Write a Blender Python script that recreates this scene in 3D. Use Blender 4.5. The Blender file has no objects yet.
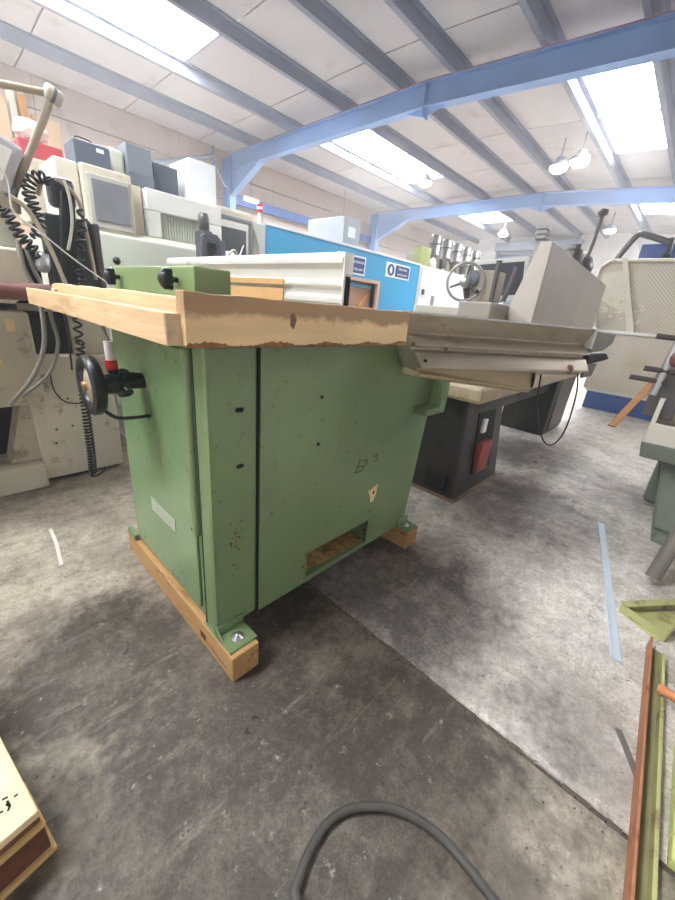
import bpy, math, random
from mathutils import Vector, Matrix
random.seed(7)
S = bpy.context.scene
COL = S.collection
# ---------------------------------------------------------------- camera, sky, exposure
cam_d = bpy.data.cameras.new('camera'); cam = bpy.data.objects.new('camera', cam_d); COL.objects.link(cam)
cam_d.sensor_fit = 'VERTICAL'; cam_d.sensor_height = 24.0; cam_d.lens = 365.0/900.0*24.0
cam_d.clip_start = 0.02; cam_d.clip_end = 200
_X = Vector((362.5, 110, -365)).normalized()
_Z = Vector((86, 928, 365)).normalized(); _Z = (_Z - _X*_Z.dot(_X)).normalized()
_Y = _Z.cross(_X)
R3 = Matrix((_X, _Y, _Z))                      # camera axes -> world axes
cam.matrix_world = Matrix.Translation((0, 0, 1.0)) @ R3.to_4x4()
S.camera = cam
S.view_settings.view_transform = 'Standard'; S.view_settings.look = 'None'
S.view_settings.gamma = 1; S.view_settings.use_curve_mapping = False
S.view_settings.exposure = 0.55
w = bpy.data.worlds.new('overcast_sky'); S.world = w; w.use_nodes = True
w.node_tree.nodes['Background'].inputs[0].default_value = (0.93, 0.95, 1.0, 1)
w.node_tree.nodes['Background'].inputs[1].default_value = 0.9
SKYLIGHT = 28.0
LAMP = 26.0

# ---------------------------------------------------------------- materials
def lin(c):
    c = c/255.0
    return c/12.92 if c <= 0.04045 else ((c+0.055)/1.055)**2.4
def rgb(r, g, b): return (lin(r), lin(g), lin(b), 1)
MATS = {}
def mat(name, col, rough=0.6, metal=0.0, var=0.12, scale=6.0, bump=0.0, bscale=60.0, dirt=None, dirt_amt=0.0, dirt_scale=9.0, stretch=(1, 1, 1), emit=0.0, alpha=1.0, coat=0.0):
    if name in MATS: return MATS[name]
    m = bpy.data.materials.new(name); m.use_nodes = True; nt = m.node_tree; N = nt.nodes; L = nt.links
    b = N['Principled BSDF']; b.inputs['Roughness'].default_value = rough; b.inputs['Metallic'].default_value = metal
    if coat: b.inputs['Coat Weight'].default_value = coat
    tc = N.new('ShaderNodeTexCoord'); mp = N.new('ShaderNodeMapping'); mp.inputs['Scale'].default_value = stretch
    L.new(tc.outputs['Object'], mp.inputs[0])
    nz = N.new('ShaderNodeTexNoise'); nz.inputs['Scale'].default_value = scale; nz.inputs['Detail'].default_value = 6
    L.new(mp.outputs[0], nz.inputs[0])
    c = rgb(*col); rp = N.new('ShaderNodeValToRGB')
    rp.color_ramp.elements[0].position = 0.3; rp.color_ramp.elements[1].position = 0.7
    rp.color_ramp.elements[0].color = tuple(x*(1-var) for x in c[:3])+(1,)
    rp.color_ramp.elements[1].color = tuple(min(1, x*(1+var)) for x in c[:3])+(1,)
    L.new(nz.outputs[0], rp.inputs[0]); out = rp.outputs[0]
    if dirt:
        n2 = N.new('ShaderNodeTexNoise'); n2.inputs['Scale'].default_value = dirt_scale; n2.inputs['Detail'].default_value = 9; n2.inputs['Roughness'].default_value = 0.7
        L.new(mp.outputs[0], n2.inputs[0])
        r2 = N.new('ShaderNodeValToRGB'); r2.color_ramp.elements[0].position = 0.62-dirt_amt*0.3; r2.color_ramp.elements[1].position = 0.74-dirt_amt*0.2
        L.new(n2.outputs[0], r2.inputs[0])
        mx = N.new('ShaderNodeMixRGB'); mx.inputs[2].default_value = rgb(*dirt); L.new(r2.outputs[0], mx.inputs[0]); L.new(out, mx.inputs[1]); out = mx.outputs[0]
    L.new(out, b.inputs['Base Color'])
    if emit:
        b.inputs['Emission Color'].default_value = c; b.inputs['Emission Strength'].default_value = emit
    if bump:
        n3 = N.new('ShaderNodeTexNoise'); n3.inputs['Scale'].default_value = bscale; n3.inputs['Detail'].default_value = 5
        L.new(mp.outputs[0], n3.inputs[0]); bp = N.new('ShaderNodeBump'); bp.inputs['Strength'].default_value = bump; bp.inputs['Distance'].default_value = 0.004
        L.new(n3.outputs[0], bp.inputs['Height']); L.new(bp.outputs[0], b.inputs['Normal'])
    MATS[name] = m; return m

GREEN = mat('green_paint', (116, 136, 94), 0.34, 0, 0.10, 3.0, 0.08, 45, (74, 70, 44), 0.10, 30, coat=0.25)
GREEN2 = mat('green_paint_lit_side', (122, 150, 106), 0.25, 0, 0.10, 3.0, 0.12, 14, (78, 84, 58), 0.08, 26, coat=0.35)  # same green paint, lightened to carry the light on the left side
GREENL = mat('light_green_paint', (124, 144, 92), 0.45, 0, 0.1, 5)
DARKHOLE = mat('dark_cavity', (18, 18, 16), 0.9, 0, 0.2, 8)
BLACK = mat('black_plastic', (24, 25, 27), 0.35, 0, 0.1, 8)
RUBBER = mat('black_rubber', (40, 40, 41), 0.55, 0, 0.15, 8)
def woodmat(name, col, dark, stretch, amt=0.25, dscale=3.5):
    return mat(name, col, 0.75, 0, 0.16, 9, 0.35, 40, dark, amt, dscale, stretch)
WOOD_X = woodmat('pine_edging_long', (232, 200, 152), (150, 116, 74), (0.35, 6, 2.4), 0.22, 3.2)
WOOD_Y = woodmat('pine_edging_side', (216, 180, 138), (170, 130, 88), (6, 0.35, 3.5), 0.1, 3.0)
def stain(m, zlo, amt, col):
    nt = m.node_tree; N = nt.nodes; L = nt.links; b = N['Principled BSDF']; src = b.inputs['Base Color'].links[0].from_socket
    tc = N.new('ShaderNodeTexCoord'); sp = N.new('ShaderNodeSeparateXYZ'); L.new(tc.outputs['Object'], sp.inputs[0])
    nz = N.new('ShaderNodeTexNoise'); nz.inputs['Scale'].default_value = 9; nz.inputs['Detail'].default_value = 8; nz.inputs['Roughness'].default_value = .7; L.new(tc.outputs['Object'], nz.inputs[0])
    ml = N.new('ShaderNodeMath'); ml.operation = 'MULTIPLY_ADD'; L.new(nz.outputs[0], ml.inputs[0]); ml.inputs[1].default_value = .075; L.new(sp.outputs['Z'], ml.inputs[2])
    mr = N.new('ShaderNodeMapRange'); mr.inputs[1].default_value = zlo; mr.inputs[2].default_value = zlo+.012; mr.inputs[4].default_value = amt; L.new(ml.outputs[0], mr.inputs[0])
    mx = N.new('ShaderNodeMixRGB'); mx.inputs[2].default_value = rgb(*col); L.new(mr.outputs[0], mx.inputs[0]); L.new(src, mx.inputs[1]); L.new(mx.outputs[0], b.inputs['Base Color'])
stain(WOOD_X, 1.0, .75, (146, 110, 78))
WOODEND = mat('pine_end_grain', (214, 192, 160), 0.85, 0, 0.18, 40, 0.3, 60)
SKID = woodmat('skid_timber', (184, 142, 92), (96, 56, 26), (3, 0.6, 3), 0.32, 9)
ALU = mat('dull_aluminium', (168, 158, 140), 0.36, 0.6, 0.10, 4, 0.05, 60, (128, 112, 84), 0.16, 3, (0.35, 3, 3))
ALUW = mat('pale_anodised_aluminium', (214, 210, 200), 0.4, 0.2, 0.05, 5, 0, 10, (170, 160, 140), 0.05, 6)
BRIGHT = mat('bright_steel', (190, 190, 190), 0.3, 0.8, 0.1, 10)
DSTEEL = mat('dark_steel', (92, 88, 86), 0.4, 0.6, 0.15, 12)
CAST = mat('cast_iron_table', (120, 114, 102), 0.5, 0.5, 0.15, 8)
CREAM = mat('cream_machine_paint', (216, 208, 188), 0.5, 0, 0.05, 4, 0.05, 30, (140, 120, 96), 0.10, 10)
CREAMD = mat('soiled_cream_paint', (196, 186, 166), 0.5, 0, 0.08, 4, 0.05, 30, (120, 100, 74), 0.22, 9)
WHITE = mat('white_machine_paint', (232, 230, 224), 0.5, 0, 0.03, 4)
WHITEG = mat('warm_white_sheet', (205, 206, 192), 0.5, 0, 0.04, 3)
GREYM = mat('grey_machine_paint', (128, 134, 142), 0.5, 0, 0.06, 5)
SLATE = mat('slate_grey_enamel', (88, 96, 108), 0.5, 0, 0.06, 5)
BLUEST = mat('blue_steel_paint', (132, 160, 204), 0.5, 0, 0.10, 1.2, 0, 10, (150, 160, 190), 0.12, 2)
BLUED = mat('blue_skirt_paint', (52, 84, 146), 0.45, 0, 0.1, 5, 0, 10, (90, 100, 130), 0.1, 12)
CYAN = mat('turquoise_blue_panel', (40, 156, 205), 0.5, 0, 0.05, 1.5)
RED = mat('red_plastic', (206, 44, 44), 0.45, 0, 0.08, 5)
PINKRED = mat('faded_red_box', (176, 66, 76), 0.6, 0, 0.1, 6)
GALV = mat('galvanised_purlin', (134, 136, 150), 0.55, 0.15, 0.08, 3)
SHEET = mat('roof_liner_sheet', (184, 178, 178), 0.8, 0, 0.05, 1.2, 0.1, 8, (166, 156, 152), 0.18, 1.6)
GLASSK = mat('dark_glass', (70, 72, 80), 0.15, 0, 0.05, 3)
BLKBASE = mat('black_cast_base', (42, 39, 38), 0.45, 0.1, 0.2, 6, 0.25, 30, (24, 21, 20), 0.25, 7)
GUARD = mat('grey_beige_guard', (146, 138, 128), 0.5, 0.1, 0.08, 3, 0, 10, (146, 134, 118), 0.2, 3, (1, 1, 0.4))
GUARDL = mat('pale_guard_side', (176, 167, 156), 0.55, 0, 0.05, 3)
TRAY = mat('stained_cream_tray', (166, 150, 122), 0.5, 0, 0.12, 6, 0.1, 30, (140, 112, 72), 0.3, 5)
LIME = mat('lime_green_paint', (176, 176, 118), 0.5, 0, 0.1, 6, 0.1, 30, (124, 102, 72), 0.35, 14)
LIMEP = mat('pale_lime_plate', (198, 204, 124), 0.5, 0, 0.08, 6, 0.1, 30, (130, 118, 74), 0.2, 20)
RUST = mat('rusty_orange_steel', (196, 116, 66), 0.7, 0, 0.18, 10, 0.2, 40, (120, 70, 40), 0.25, 12)
GGREY = mat('grey_green_machine', (112, 118, 106), 0.45, 0, 0.08, 5, 0.05, 20, (90, 92, 80), 0.12, 8)
PALEIN = mat('pale_tray_lining', (198, 192, 178), 0.6, 0, 0.06, 4, 0, 10, (150, 134, 116), 0.2, 4)
STRIPW = mat('zinc_strip', (204, 214, 222), 0.4, 0.2, 0.04, 6)
WALLW = mat('white_block_wall', (226, 222, 220), 0.85, 0, 0.04, 1.5, 0.1, 10)
WALLP = mat('pinkish_cladding', (186, 168, 158), 0.8, 0, 0.04, 1.0, 0.1, 8, (160, 140, 130), 0.15, 1.2)
SHUT = mat('shutter_steel', (150, 156, 170), 0.5, 0.2, 0.05, 3)
PAPER = mat('yellowed_sticker', (232, 208, 150), 0.7, 0, 0.08, 40)
INK = mat('dark_ink', (34, 30, 26), 0.8, 0, 0.05, 10)
NAVY = mat('navy_sign_blue', (36, 60, 116), 0.5, 0, 0.03, 10)
SIGNW = mat('sign_white', (238, 240, 242), 0.5, 0, 0.02, 10)
OCHRE = mat('ochre_board', (196, 152, 96), 0.7, 0, 0.15, 3, 0, 10, (150, 100, 50), 0.2, 4)
TAN = mat('tan_cardboard', (204, 176, 150), 0.85, 0, 0.08, 5)
BROWNBAR = mat('brown_painted_bar', (112, 74, 68), 0.5, 0.1, 0.12, 8)
HOSEG = mat('grey_hose', (140, 134, 124), 0.5, 0, 0.1, 8)
HOSEB = mat('beige_conduit', (178, 164, 142), 0.5, 0, 0.08, 10)
CABW = mat('white_cable', (216, 212, 202), 0.5, 0, 0.04, 8)
LAMPM = mat('lamp_glow', (255, 250, 240), 0.5, emit=LAMP, var=0)
SKYM = mat('rooflight_glow', (246, 251, 255), 0.5, emit=SKYLIGHT, var=0)
SAWD = mat('sawdust', (176, 140, 84), 0.95, 0, 0.35, 60, 1.0, 90, (84, 60, 34), 0.4, 12)

def concrete(name, base, lightc, dark, stain_shade):
    m = bpy.data.materials.new(name); m.use_nodes = True; nt = m.node_tree; N = nt.nodes; L = nt.links
    b = N['Principled BSDF']; tc = N.new('ShaderNodeNewGeometry'); pos = tc.outputs['Position']
    def noise(sc, det=8, rg=0.6, mapping=None):
        n = N.new('ShaderNodeTexNoise'); n.inputs['Scale'].default_value = sc; n.inputs['Detail'].default_value = det; n.inputs['Roughness'].default_value = rg
        if mapping:
            mp = N.new('ShaderNodeMapping'); mp.inputs['Scale'].default_value = mapping[0]; mp.inputs['Rotation'].default_value = mapping[1]
            L.new(pos, mp.inputs[0]); L.new(mp.outputs[0], n.inputs[0])
        else: L.new(pos, n.inputs[0])
        return n.outputs[0]
    def ramp(i, a, c, ca=(0, 0, 0, 1), cb=(1, 1, 1, 1)):
        r = N.new('ShaderNodeValToRGB'); r.color_ramp.elements[0].position = a; r.color_ramp.elements[1].position = c
        r.color_ramp.elements[0].color = ca; r.color_ramp.elements[1].color = cb; L.new(i, r.inputs[0]); return r.outputs[0]
    def mix(f, a, c, typ='MIX'):
        x = N.new('ShaderNodeMixRGB'); x.blend_type = typ
        if isinstance(f, float): x.inputs[0].default_value = f
        else: L.new(f, x.inputs[0])
        for k, v in ((1, a), (2, c)):
            if isinstance(v, tuple): x.inputs[k].default_value = v
            else: L.new(v, x.inputs[k])
        return x.outputs[0]
    c = ramp(noise(2.2, 8, .65), 0.36, 0.64, rgb(*base), rgb(*lightc))
    # dark patches: machine oil stains, with the saw's floor shadow painted in too
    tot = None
    for (x, y, r, s) in stain_shade:
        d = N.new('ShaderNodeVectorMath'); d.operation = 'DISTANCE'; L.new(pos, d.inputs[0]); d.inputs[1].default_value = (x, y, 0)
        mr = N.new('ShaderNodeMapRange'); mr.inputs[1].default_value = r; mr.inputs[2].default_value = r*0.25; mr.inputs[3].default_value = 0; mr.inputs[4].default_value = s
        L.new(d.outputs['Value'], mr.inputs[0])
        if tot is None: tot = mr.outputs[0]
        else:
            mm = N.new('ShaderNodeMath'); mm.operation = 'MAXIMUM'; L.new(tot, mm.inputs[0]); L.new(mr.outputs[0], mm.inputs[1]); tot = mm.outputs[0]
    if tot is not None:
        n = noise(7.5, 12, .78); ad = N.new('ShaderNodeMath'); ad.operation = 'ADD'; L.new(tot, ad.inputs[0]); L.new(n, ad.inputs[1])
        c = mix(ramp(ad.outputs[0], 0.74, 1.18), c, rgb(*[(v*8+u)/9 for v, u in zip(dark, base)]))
    c = mix(ramp(noise(14, 10, .8), 0.53, 0.68), c, rgb(*[v*0.72 for v in base]))
    c = mix(ramp(noise(34, 8, .75), 0.60, 0.76), c, rgb(*dark))
    c = mix(ramp(noise(26, 8, .75, ((1, 1, 1), (0, 0, 2.1))), 0.60, 0.74), c, rgb(*[min(235, v*1.16) for v in lightc]))
    c = mix(ramp(noise(5, 7, .7, ((0.5, 3.2, 1), (0, 0, 0.12))), 0.58, 0.7), c, rgb(*[v*0.86 for v in base]))
    c = mix(ramp(noise(190, 3), 0.70, 0.78), c, rgb(186, 180, 170))
    c = mix(ramp(noise(75, 3, .6), 0.30, 0.36, (1, 1, 1, 1), (0, 0, 0, 1)), c, rgb(*[v*0.6 for v in dark]))
    g1 = noise(3.1, 12, .82); c = mix(ramp(g1, .47, .62), c, rgb(*[v*.80 for v in base]))
    g2 = noise(48, 10, .85); c = mix(ramp(g2, .50, .60), c, rgb(*[min(240, v*1.1) for v in lightc])) if False else c
    x9 = N.new('ShaderNodeMixRGB'); x9.blend_type = 'MULTIPLY'; x9.inputs[0].default_value = .75; L.new(c, x9.inputs[1])
    L.new(ramp(noise(52, 12, .9), .40, .58, (.60, .58, .56, 1), (1.0, 1.0, 1.0, 1)), x9.inputs[2]); c = x9.outputs[0]
    for (sc_, lo) in ((17, .70), (120, .66)):
        x8 = N.new('ShaderNodeMixRGB'); x8.blend_type = 'MULTIPLY'; x8.inputs[0].default_value = .85; L.new(c, x8.inputs[1])
        L.new(ramp(noise(sc_, 12, .85), .42, .56, (lo, lo*.975, lo*.94, 1), (1.0, .995, .985, 1)), x8.inputs[2]); c = x8.outputs[0]
    L.new(c, b.inputs['Base Color'])
    rr = ramp(noise(7, 8, .6), 0.3, 0.7, (0.26,)*3+(1,), (0.6,)*3+(1,)); L.new(rr, b.inputs['Roughness'])
    bp = N.new('ShaderNodeBump'); bp.inputs['Strength'].default_value = 0.5; bp.inputs['Distance'].default_value = 0.006
    L.new(noise(70, 8, .75), bp.inputs['Height']); L.new(bp.outputs[0], b.inputs['Normal'])
    return m

def perfmat():
    m = bpy.data.materials.new('perforated_sheet'); m.use_nodes = True; nt = m.node_tree; N = nt.nodes; L = nt.links
    b = N['Principled BSDF']; b.inputs['Roughness'].default_value = 0.55
    tc = N.new('ShaderNodeNewGeometry'); mp = N.new('ShaderNodeMapping'); mp.inputs['Scale'].default_value = (0, 38, 38); mp.inputs['Rotation'].default_value = (0.78, 0, 0)
    L.new(tc.outputs['Position'], mp.inputs[0])
    v = N.new('ShaderNodeTexVoronoi'); v.inputs['Randomness'].default_value = 0; v.inputs['Scale'].default_value = 1; L.new(mp.outputs[0], v.inputs[0])
    r = N.new('ShaderNodeValToRGB'); r.color_ramp.elements[0].position = 0.22; r.color_ramp.elements[1].position = 0.34
    r.color_ramp.elements[0].color = rgb(166, 156, 140); r.color_ramp.elements[1].color = rgb(206, 196, 178); L.new(v.outputs['Distance'], r.inputs[0])
    n = N.new('ShaderNodeTexNoise'); n.inputs['Scale'].default_value = 2.5; L.new(tc.outputs['Position'], n.inputs[0])
    r2 = N.new('ShaderNodeValToRGB'); r2.color_ramp.elements[0].position = 0.5; r2.color_ramp.elements[1].position = 0.72; L.new(n.outputs[0], r2.inputs[0])
    mx = N.new('ShaderNodeMixRGB'); mx.inputs[2].default_value = rgb(188, 172, 140); L.new(r2.outputs[0], mx.inputs[0]); L.new(r.outputs[0], mx.inputs[1])
    L.new(mx.outputs[0], b.inputs['Base Color']); return m
PERF = perfmat()

# ---------------------------------------------------------------- mesh builder
def frame_of(d):
    d = d.normalized(); u = Vector((0, 0, 1)) if abs(d.z) < 0.9 else Vector((1, 0, 0))
    a = d.cross(u).normalized(); return a, d.cross(a).normalized()
def smoothpath(pts, k=6):
    P = [Vector(p) for p in pts]
    if len(P) < 3: return P
    out = []
    for i in range(len(P)-1):
        p0 = P[max(i-1, 0)]; p1 = P[i]; p2 = P[i+1]; p3 = P[min(i+2, len(P)-1)]
        for j in range(k):
            t = j/k
            out.append(0.5*((2*p1)+(p2-p0)*t+(2*p0-5*p1+4*p2-p3)*t*t+(3*p1-p0-3*p2+p3)*t**3))
    out.append(P[-1]); return out
class MB:
    def __init__(s): s.v = []; s.f = []; s.sm = []
    def add(s, v, f, sm=False):
        n = len(s.v); s.v += [Vector(p) for p in v]; s.f += [tuple(i+n for i in q) for q in f]; s.sm += [sm]*len(f); return s
    def box(s, x, y, z, M=None):
        v = [Vector((a, b, c)) for a in x for b in y for c in z]
        if M: v = [M @ p for p in v]
        return s.add(v, [(0, 1, 3, 2), (4, 6, 7, 5), (0, 4, 5, 1), (2, 3, 7, 6), (0, 2, 6, 4), (1, 5, 7, 3)])
    def hexa(s, b, t):               # four bottom + four top points, counter-clockwise from above
        return s.add(list(b)+list(t), [(3, 2, 1, 0), (4, 5, 6, 7), (0, 1, 5, 4), (1, 2, 6, 5), (2, 3, 7, 6), (3, 0, 4, 7)])
    def prism(s, poly, axis, a, b):  # poly of 2 coords in the other two axes
        n = len(poly)
        def mk(p, c): 
            return {'x': (c, p[0], p[1]), 'y': (p[0], c, p[1]), 'z': (p[0], p[1], c)}[axis]
        v = [mk(p, a) for p in poly]+[mk(p, b) for p in poly]
        return s.add(v, [tuple(range(n))[::-1], tuple(range(n, 2*n))]+[(i, (i+1) % n, n+(i+1) % n, n+i) for i in range(n)])
    def tube(s, pts, r, n=10, smooth=0, r2=None, cap=True):
        P = smoothpath(pts, smooth) if smooth else [Vector(p) for p in pts]
        rings = []; a = None
        for i, p in enumerate(P):
            d = (P[min(i+1, len(P)-1)]-P[max(i-1, 0)])
            if d.length < 1e-9: d = Vector((0, 0, 1))
            d.normalize()
            if a is None: a, b = frame_of(d)
            else:
                a = (a-d*a.dot(d)); 
                a = a.normalized() if a.length > 1e-6 else frame_of(d)[0]
                b = d.cross(a)
            rr = r if r2 is None else r+(r2-r)*i/(len(P)-1)
            rings.append([p+(a*math.cos(2*math.pi*k/n)+b*math.sin(2*math.pi*k/n))*rr for k in range(n)])
        v = [q for ring in rings for q in ring]
        f = [(i*n+k, i*n+(k+1) % n, (i+1)*n+(k+1) % n, (i+1)*n+k) for i in range(len(P)-1) for k in range(n)]
        s.add(v, f, True)
        if cap: 
            s.add(rings[0], [tuple(range(n))[::-1]]); s.add(rings[-1], [tuple(range(n))])
        return s
    def revolve(s, prof, c, d, n=20):  # prof of (radius, along)
        c = Vector(c); d = Vector(d).normalized(); a, b = frame_of(d); m = len(prof)
        v = [c+d*h+(a*math.cos(2*math.pi*k/n)+b*math.sin(2*math.pi*k/n))*r for (r, h) in prof for k in range(n)]
        f = [(i*n+k, i*n+(k+1) % n, (i+1)*n+(k+1) % n, (i+1)*n+k) for i in range(m-1) for k in range(n)]
        s.add(v, f, True)
        for i in (0, m-1):
            if prof[i][0] > 1e-5: s.add(v[i*n:(i+1)*n], [tuple(range(n))])
        return s
    def ring(s, c, d, R, r, n=36, m=8):
        c = Vector(c); a, b = frame_of(Vector(d)); d = Vector(d).normalized()
        v = [c+(a*math.cos(2*math.pi*i/n)+b*math.sin(2*math.pi*i/n))*(R+r*math.cos(2*math.pi*j/m))+d*r*math.sin(2*math.pi*j/m) for i in range(n) for j in range(m)]
        return s.add(v, [(i*m+j, ((i+1) % n)*m+j, ((i+1) % n)*m+(j+1) % m, i*m+(j+1) % m) for i in range(n) for j in range(m)], True)
    def coil(s, pts, R, r, turns, n=10, grow=1.0):
        P = smoothpath(pts, 12); L = [0]
        for i in range(1, len(P)): L.append(L[-1]+(P[i]-P[i-1]).length)
        tot = L[-1]; steps = int(turns*n); out = []; k = 0; a = None
        for q in range(steps+1):
            u = q/steps; t = u**grow*tot
            while k < len(L)-2 and L[k+1] < t: k += 1
            f = (t-L[k])/max(1e-9, L[k+1]-L[k]); p = P[k].lerp(P[k+1], min(1, f)); d = (P[k+1]-P[k]).normalized()
            if a is None: a, b = frame_of(d)
            else: a = (a-d*a.dot(d)).normalized(); b = d.cross(a)
            an = 2*math.pi*turns*u
            out.append(p+(a*math.cos(an)+b*math.sin(an))*R)
        return s.tube(out, r, 6)
    def build(s, name, m, parent=None, bevel=0.0, flat=False):
        if parent is not None:
            q = parent; o0 = Vector((0, 0, 0))
            while q is not None: o0 += q.location; q = q.parent
            loc = Vector((0, 0, 0))
        else:
            xs = [p.x for p in s.v]; ys = [p.y for p in s.v]; zs = [p.z for p in s.v]
            o0 = Vector(((min(xs)+max(xs))/2, (min(ys)+max(ys))/2, min(zs))); loc = o0
        me = bpy.data.meshes.new(name); me.from_pydata([p-o0 for p in s.v], [], s.f)
        me.polygons.foreach_set('use_smooth', [bool(x) and not flat for x in s.sm]); me.materials.append(m)
        import bmesh
        bm = bmesh.new(); bm.from_mesh(me); bmesh.ops.recalc_face_normals(bm, faces=bm.faces); bm.to_mesh(me); bm.free()
        o = bpy.data.objects.new(name, me); COL.objects.link(o); o.location = loc; o.parent = parent
        if bevel:
            b = o.modifiers.new('bevel', 'BEVEL'); b.width = bevel; b.segments = 2; b.limit_method = 'ANGLE'; b.angle_limit = math.radians(40)
        return o
def tag(o, label=None, cat=None, group=None, kind=None):
    if label: o['label'] = label
    if cat: o['category'] = cat
    if group: o['group'] = group
    if kind: o['kind'] = kind
    return o
def thing(name, label, cat, loc, group=None):
    o = bpy.data.objects.new(name, None); COL.objects.link(o); o.location = loc; o.empty_display_size = 0.1
    return tag(o, label, cat, group)
def bx(name, x, y, z, m, parent=None, bevel=0.003): return MB().box(x, y, z).build(name, m, parent, bevel)
def copy_tree(o, loc, label=None):
    c = o.copy(); COL.objects.link(c); c.location = loc
    if label: c['label'] = label
    for ch in list(o.children):
        d = ch.copy(); COL.objects.link(d); d.parent = c
        for g in list(ch.children):
            e = g.copy(); COL.objects.link(e); e.parent = d
    return c
def text(name, s, size, M, m, parent, depth=0.0006):
    cu = bpy.data.curves.new(name, 'FONT'); cu.body = s; cu.size = size; cu.extrude = depth; cu.align_x = 'CENTER'; cu.align_y = 'CENTER'
    t = bpy.data.objects.new(name, cu); COL.objects.link(t)
    dg = bpy.context.evaluated_depsgraph_get(); me = bpy.data.meshes.new_from_object(t.evaluated_get(dg)); bpy.data.objects.remove(t)
    q = parent; o0 = Vector((0, 0, 0))
    while q is not None: o0 += q.location; q = q.parent
    me.transform(Matrix.Translation(-o0) @ M); me.materials.clear(); me.materials.append(m)
    o = bpy.data.objects.new(name, me); COL.objects.link(o); o.parent = parent; return o
FACE_Y = Matrix(((1, 0, 0, 0), (0, 0, -1, 0), (0, 1, 0, 0), (0, 0, 0, 1)))   # text lying in xz, read from -y

# ================================================================ SETTING
# floor: two cast slabs with a sawn joint between them
CON_A = concrete('oily_shaded_concrete', (170, 159, 144), (214, 204, 187), (70, 61, 53), [(0.55, 0.45, 0.85, 0.72), (0.3, 0.45, 0.75, 0.6), (0.55, 0.7, 0.5, 0.7), (0.15, 0.95, 0.55, 0.58), (0.4, 0.05, 0.7, 0.42), (-0.1, 0.6, 0.6, 0.45)])  # front-left patches carry the saw's floor shadow along with oil
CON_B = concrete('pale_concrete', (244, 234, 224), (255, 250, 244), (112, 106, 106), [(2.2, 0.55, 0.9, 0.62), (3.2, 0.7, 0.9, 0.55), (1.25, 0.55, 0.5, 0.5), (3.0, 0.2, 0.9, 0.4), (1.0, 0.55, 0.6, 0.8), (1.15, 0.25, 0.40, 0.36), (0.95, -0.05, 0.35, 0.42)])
floor = bx('floor', (-8, 19), (-5, 11), (-0.2, -0.02), mat('joint_filler_base', (70, 62, 56), 0.9, 0, 0.3, 20, 0.5, 60), None, 0); tag(floor, kind='structure')
JX = 0.79
def slab(pts, m): MB().prism(pts, 'z', -0.02, 0.0).build('slab', m, floor, 0.004)
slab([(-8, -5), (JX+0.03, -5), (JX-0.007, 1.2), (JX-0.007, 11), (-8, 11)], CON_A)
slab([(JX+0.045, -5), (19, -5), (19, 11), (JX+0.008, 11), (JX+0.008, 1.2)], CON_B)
jm = MB()
random.seed(3)
for k in range(120):
    t = k/120; y = -1.2+t*3.6; x = JX+0.0005+(0.037*(1.2-y)/6.2 if y < 1.2 else 0)
    jm.box((x-0.007, x+0.007), (y, y+0.028), (-0.02, -0.006+random.uniform(-0.004, 0.005)))
tag(jm.build('joint_filler', mat('tar_filler', (96, 86, 76), 0.8, 0, 0.3, 60, 0.6, 80), floor), kind='stuff')

def zr(y): return 4.47-0.06*max(0, 4.2-y)-0.006*max(0, y-4.2)
ROWS = [-3.6, -2.35, -1.1, 0.12, 1.41, 2.45, 3.7, 4.65, 5.9, 7.4, 8.8, 10.2]
XE = [-6, -3.9, -1.8, 0.2, 1.95, 3.7, 5.35, 6.85, 8.55, 10.25, 12, 13.65, 15.4, 17, 18.5]
SKYL_AND_FILL = {(8, 3), (8, 4), (8, 7), (8, 8), (8, 11), (4, 7), (4, 8), (4, 11), (8, 0), (8, 1), (4, 1), (4, 2), (0, 7), (0, 8)}  # low-x cells are unseen, added to light the left machines and saw side
ceiling = tag(bx('ceiling', (-6, 18.5), (-3.7, 10.3), (4.56, 4.58), mat('outer_roof', (190, 190, 190)), None, 0), kind='structure')
wn = 0
for j in range(len(ROWS)-1):
    y0, y1 = ROWS[j], ROWS[j+1]
    for i in range(len(XE)-1):
        g = 0.012
        b = [(XE[i]+g, y0+0.02, zr(y0)-0.01), (XE[i+1]-g, y0+0.02, zr(y0)-0.01), (XE[i+1]-g, y1, zr(y1)-0.01), (XE[i]+g, y1, zr(y1)-0.01)]
        t = [(p[0], p[1], p[2]+0.035) for p in b]
        if (j, i) in SKYL_AND_FILL:
            wn += 1
            s_ = tag(MB().hexa(b, t).build('window_%d' % wn, SKYM, None, 0), 'glowing white translucent rooflight panel between roof purlins, unseen ones added for light', kind='structure')
            fr = MB()
            for xx in (b[0][0]-0.005, b[1][0]-0.025): fr.hexa([(xx, y0+.02, zr(y0)-.03), (xx+.03, y0+.02, zr(y0)-.03), (xx+.03, y1, zr(y1)-.03), (xx, y1, zr(y1)-.03)], [(xx, y0+.02, zr(y0)-.011), (xx+.03, y0+.02, zr(y0)-.011), (xx+.03, y1, zr(y1)-.011), (xx, y1, zr(y1)-.011)])
            fr.build('glazing_bar', GALV, s_)
        else:
            MB().hexa(b, t).build('ceiling_panel', SHEET, ceiling, 0.003)
for y in ROWS[1:-1]:
    zt = zr(y)-0.015; m_ = MB()
    m_.box((-6, 18.4), (y-0.006, y+0.006), (zt-0.17, zt))
    m_.box((-6, 18.4), (y-0.075, y), (zt-0.012, zt)); m_.box((-6, 18.4), (y, y+0.075), (zt-0.17, zt-0.158))
    m_.box((-6, 18.4), (y+0.069, y+0.075), (zt-0.17, zt-0.14))
    m_.build('purlin', GALV, ceiling)
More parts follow.
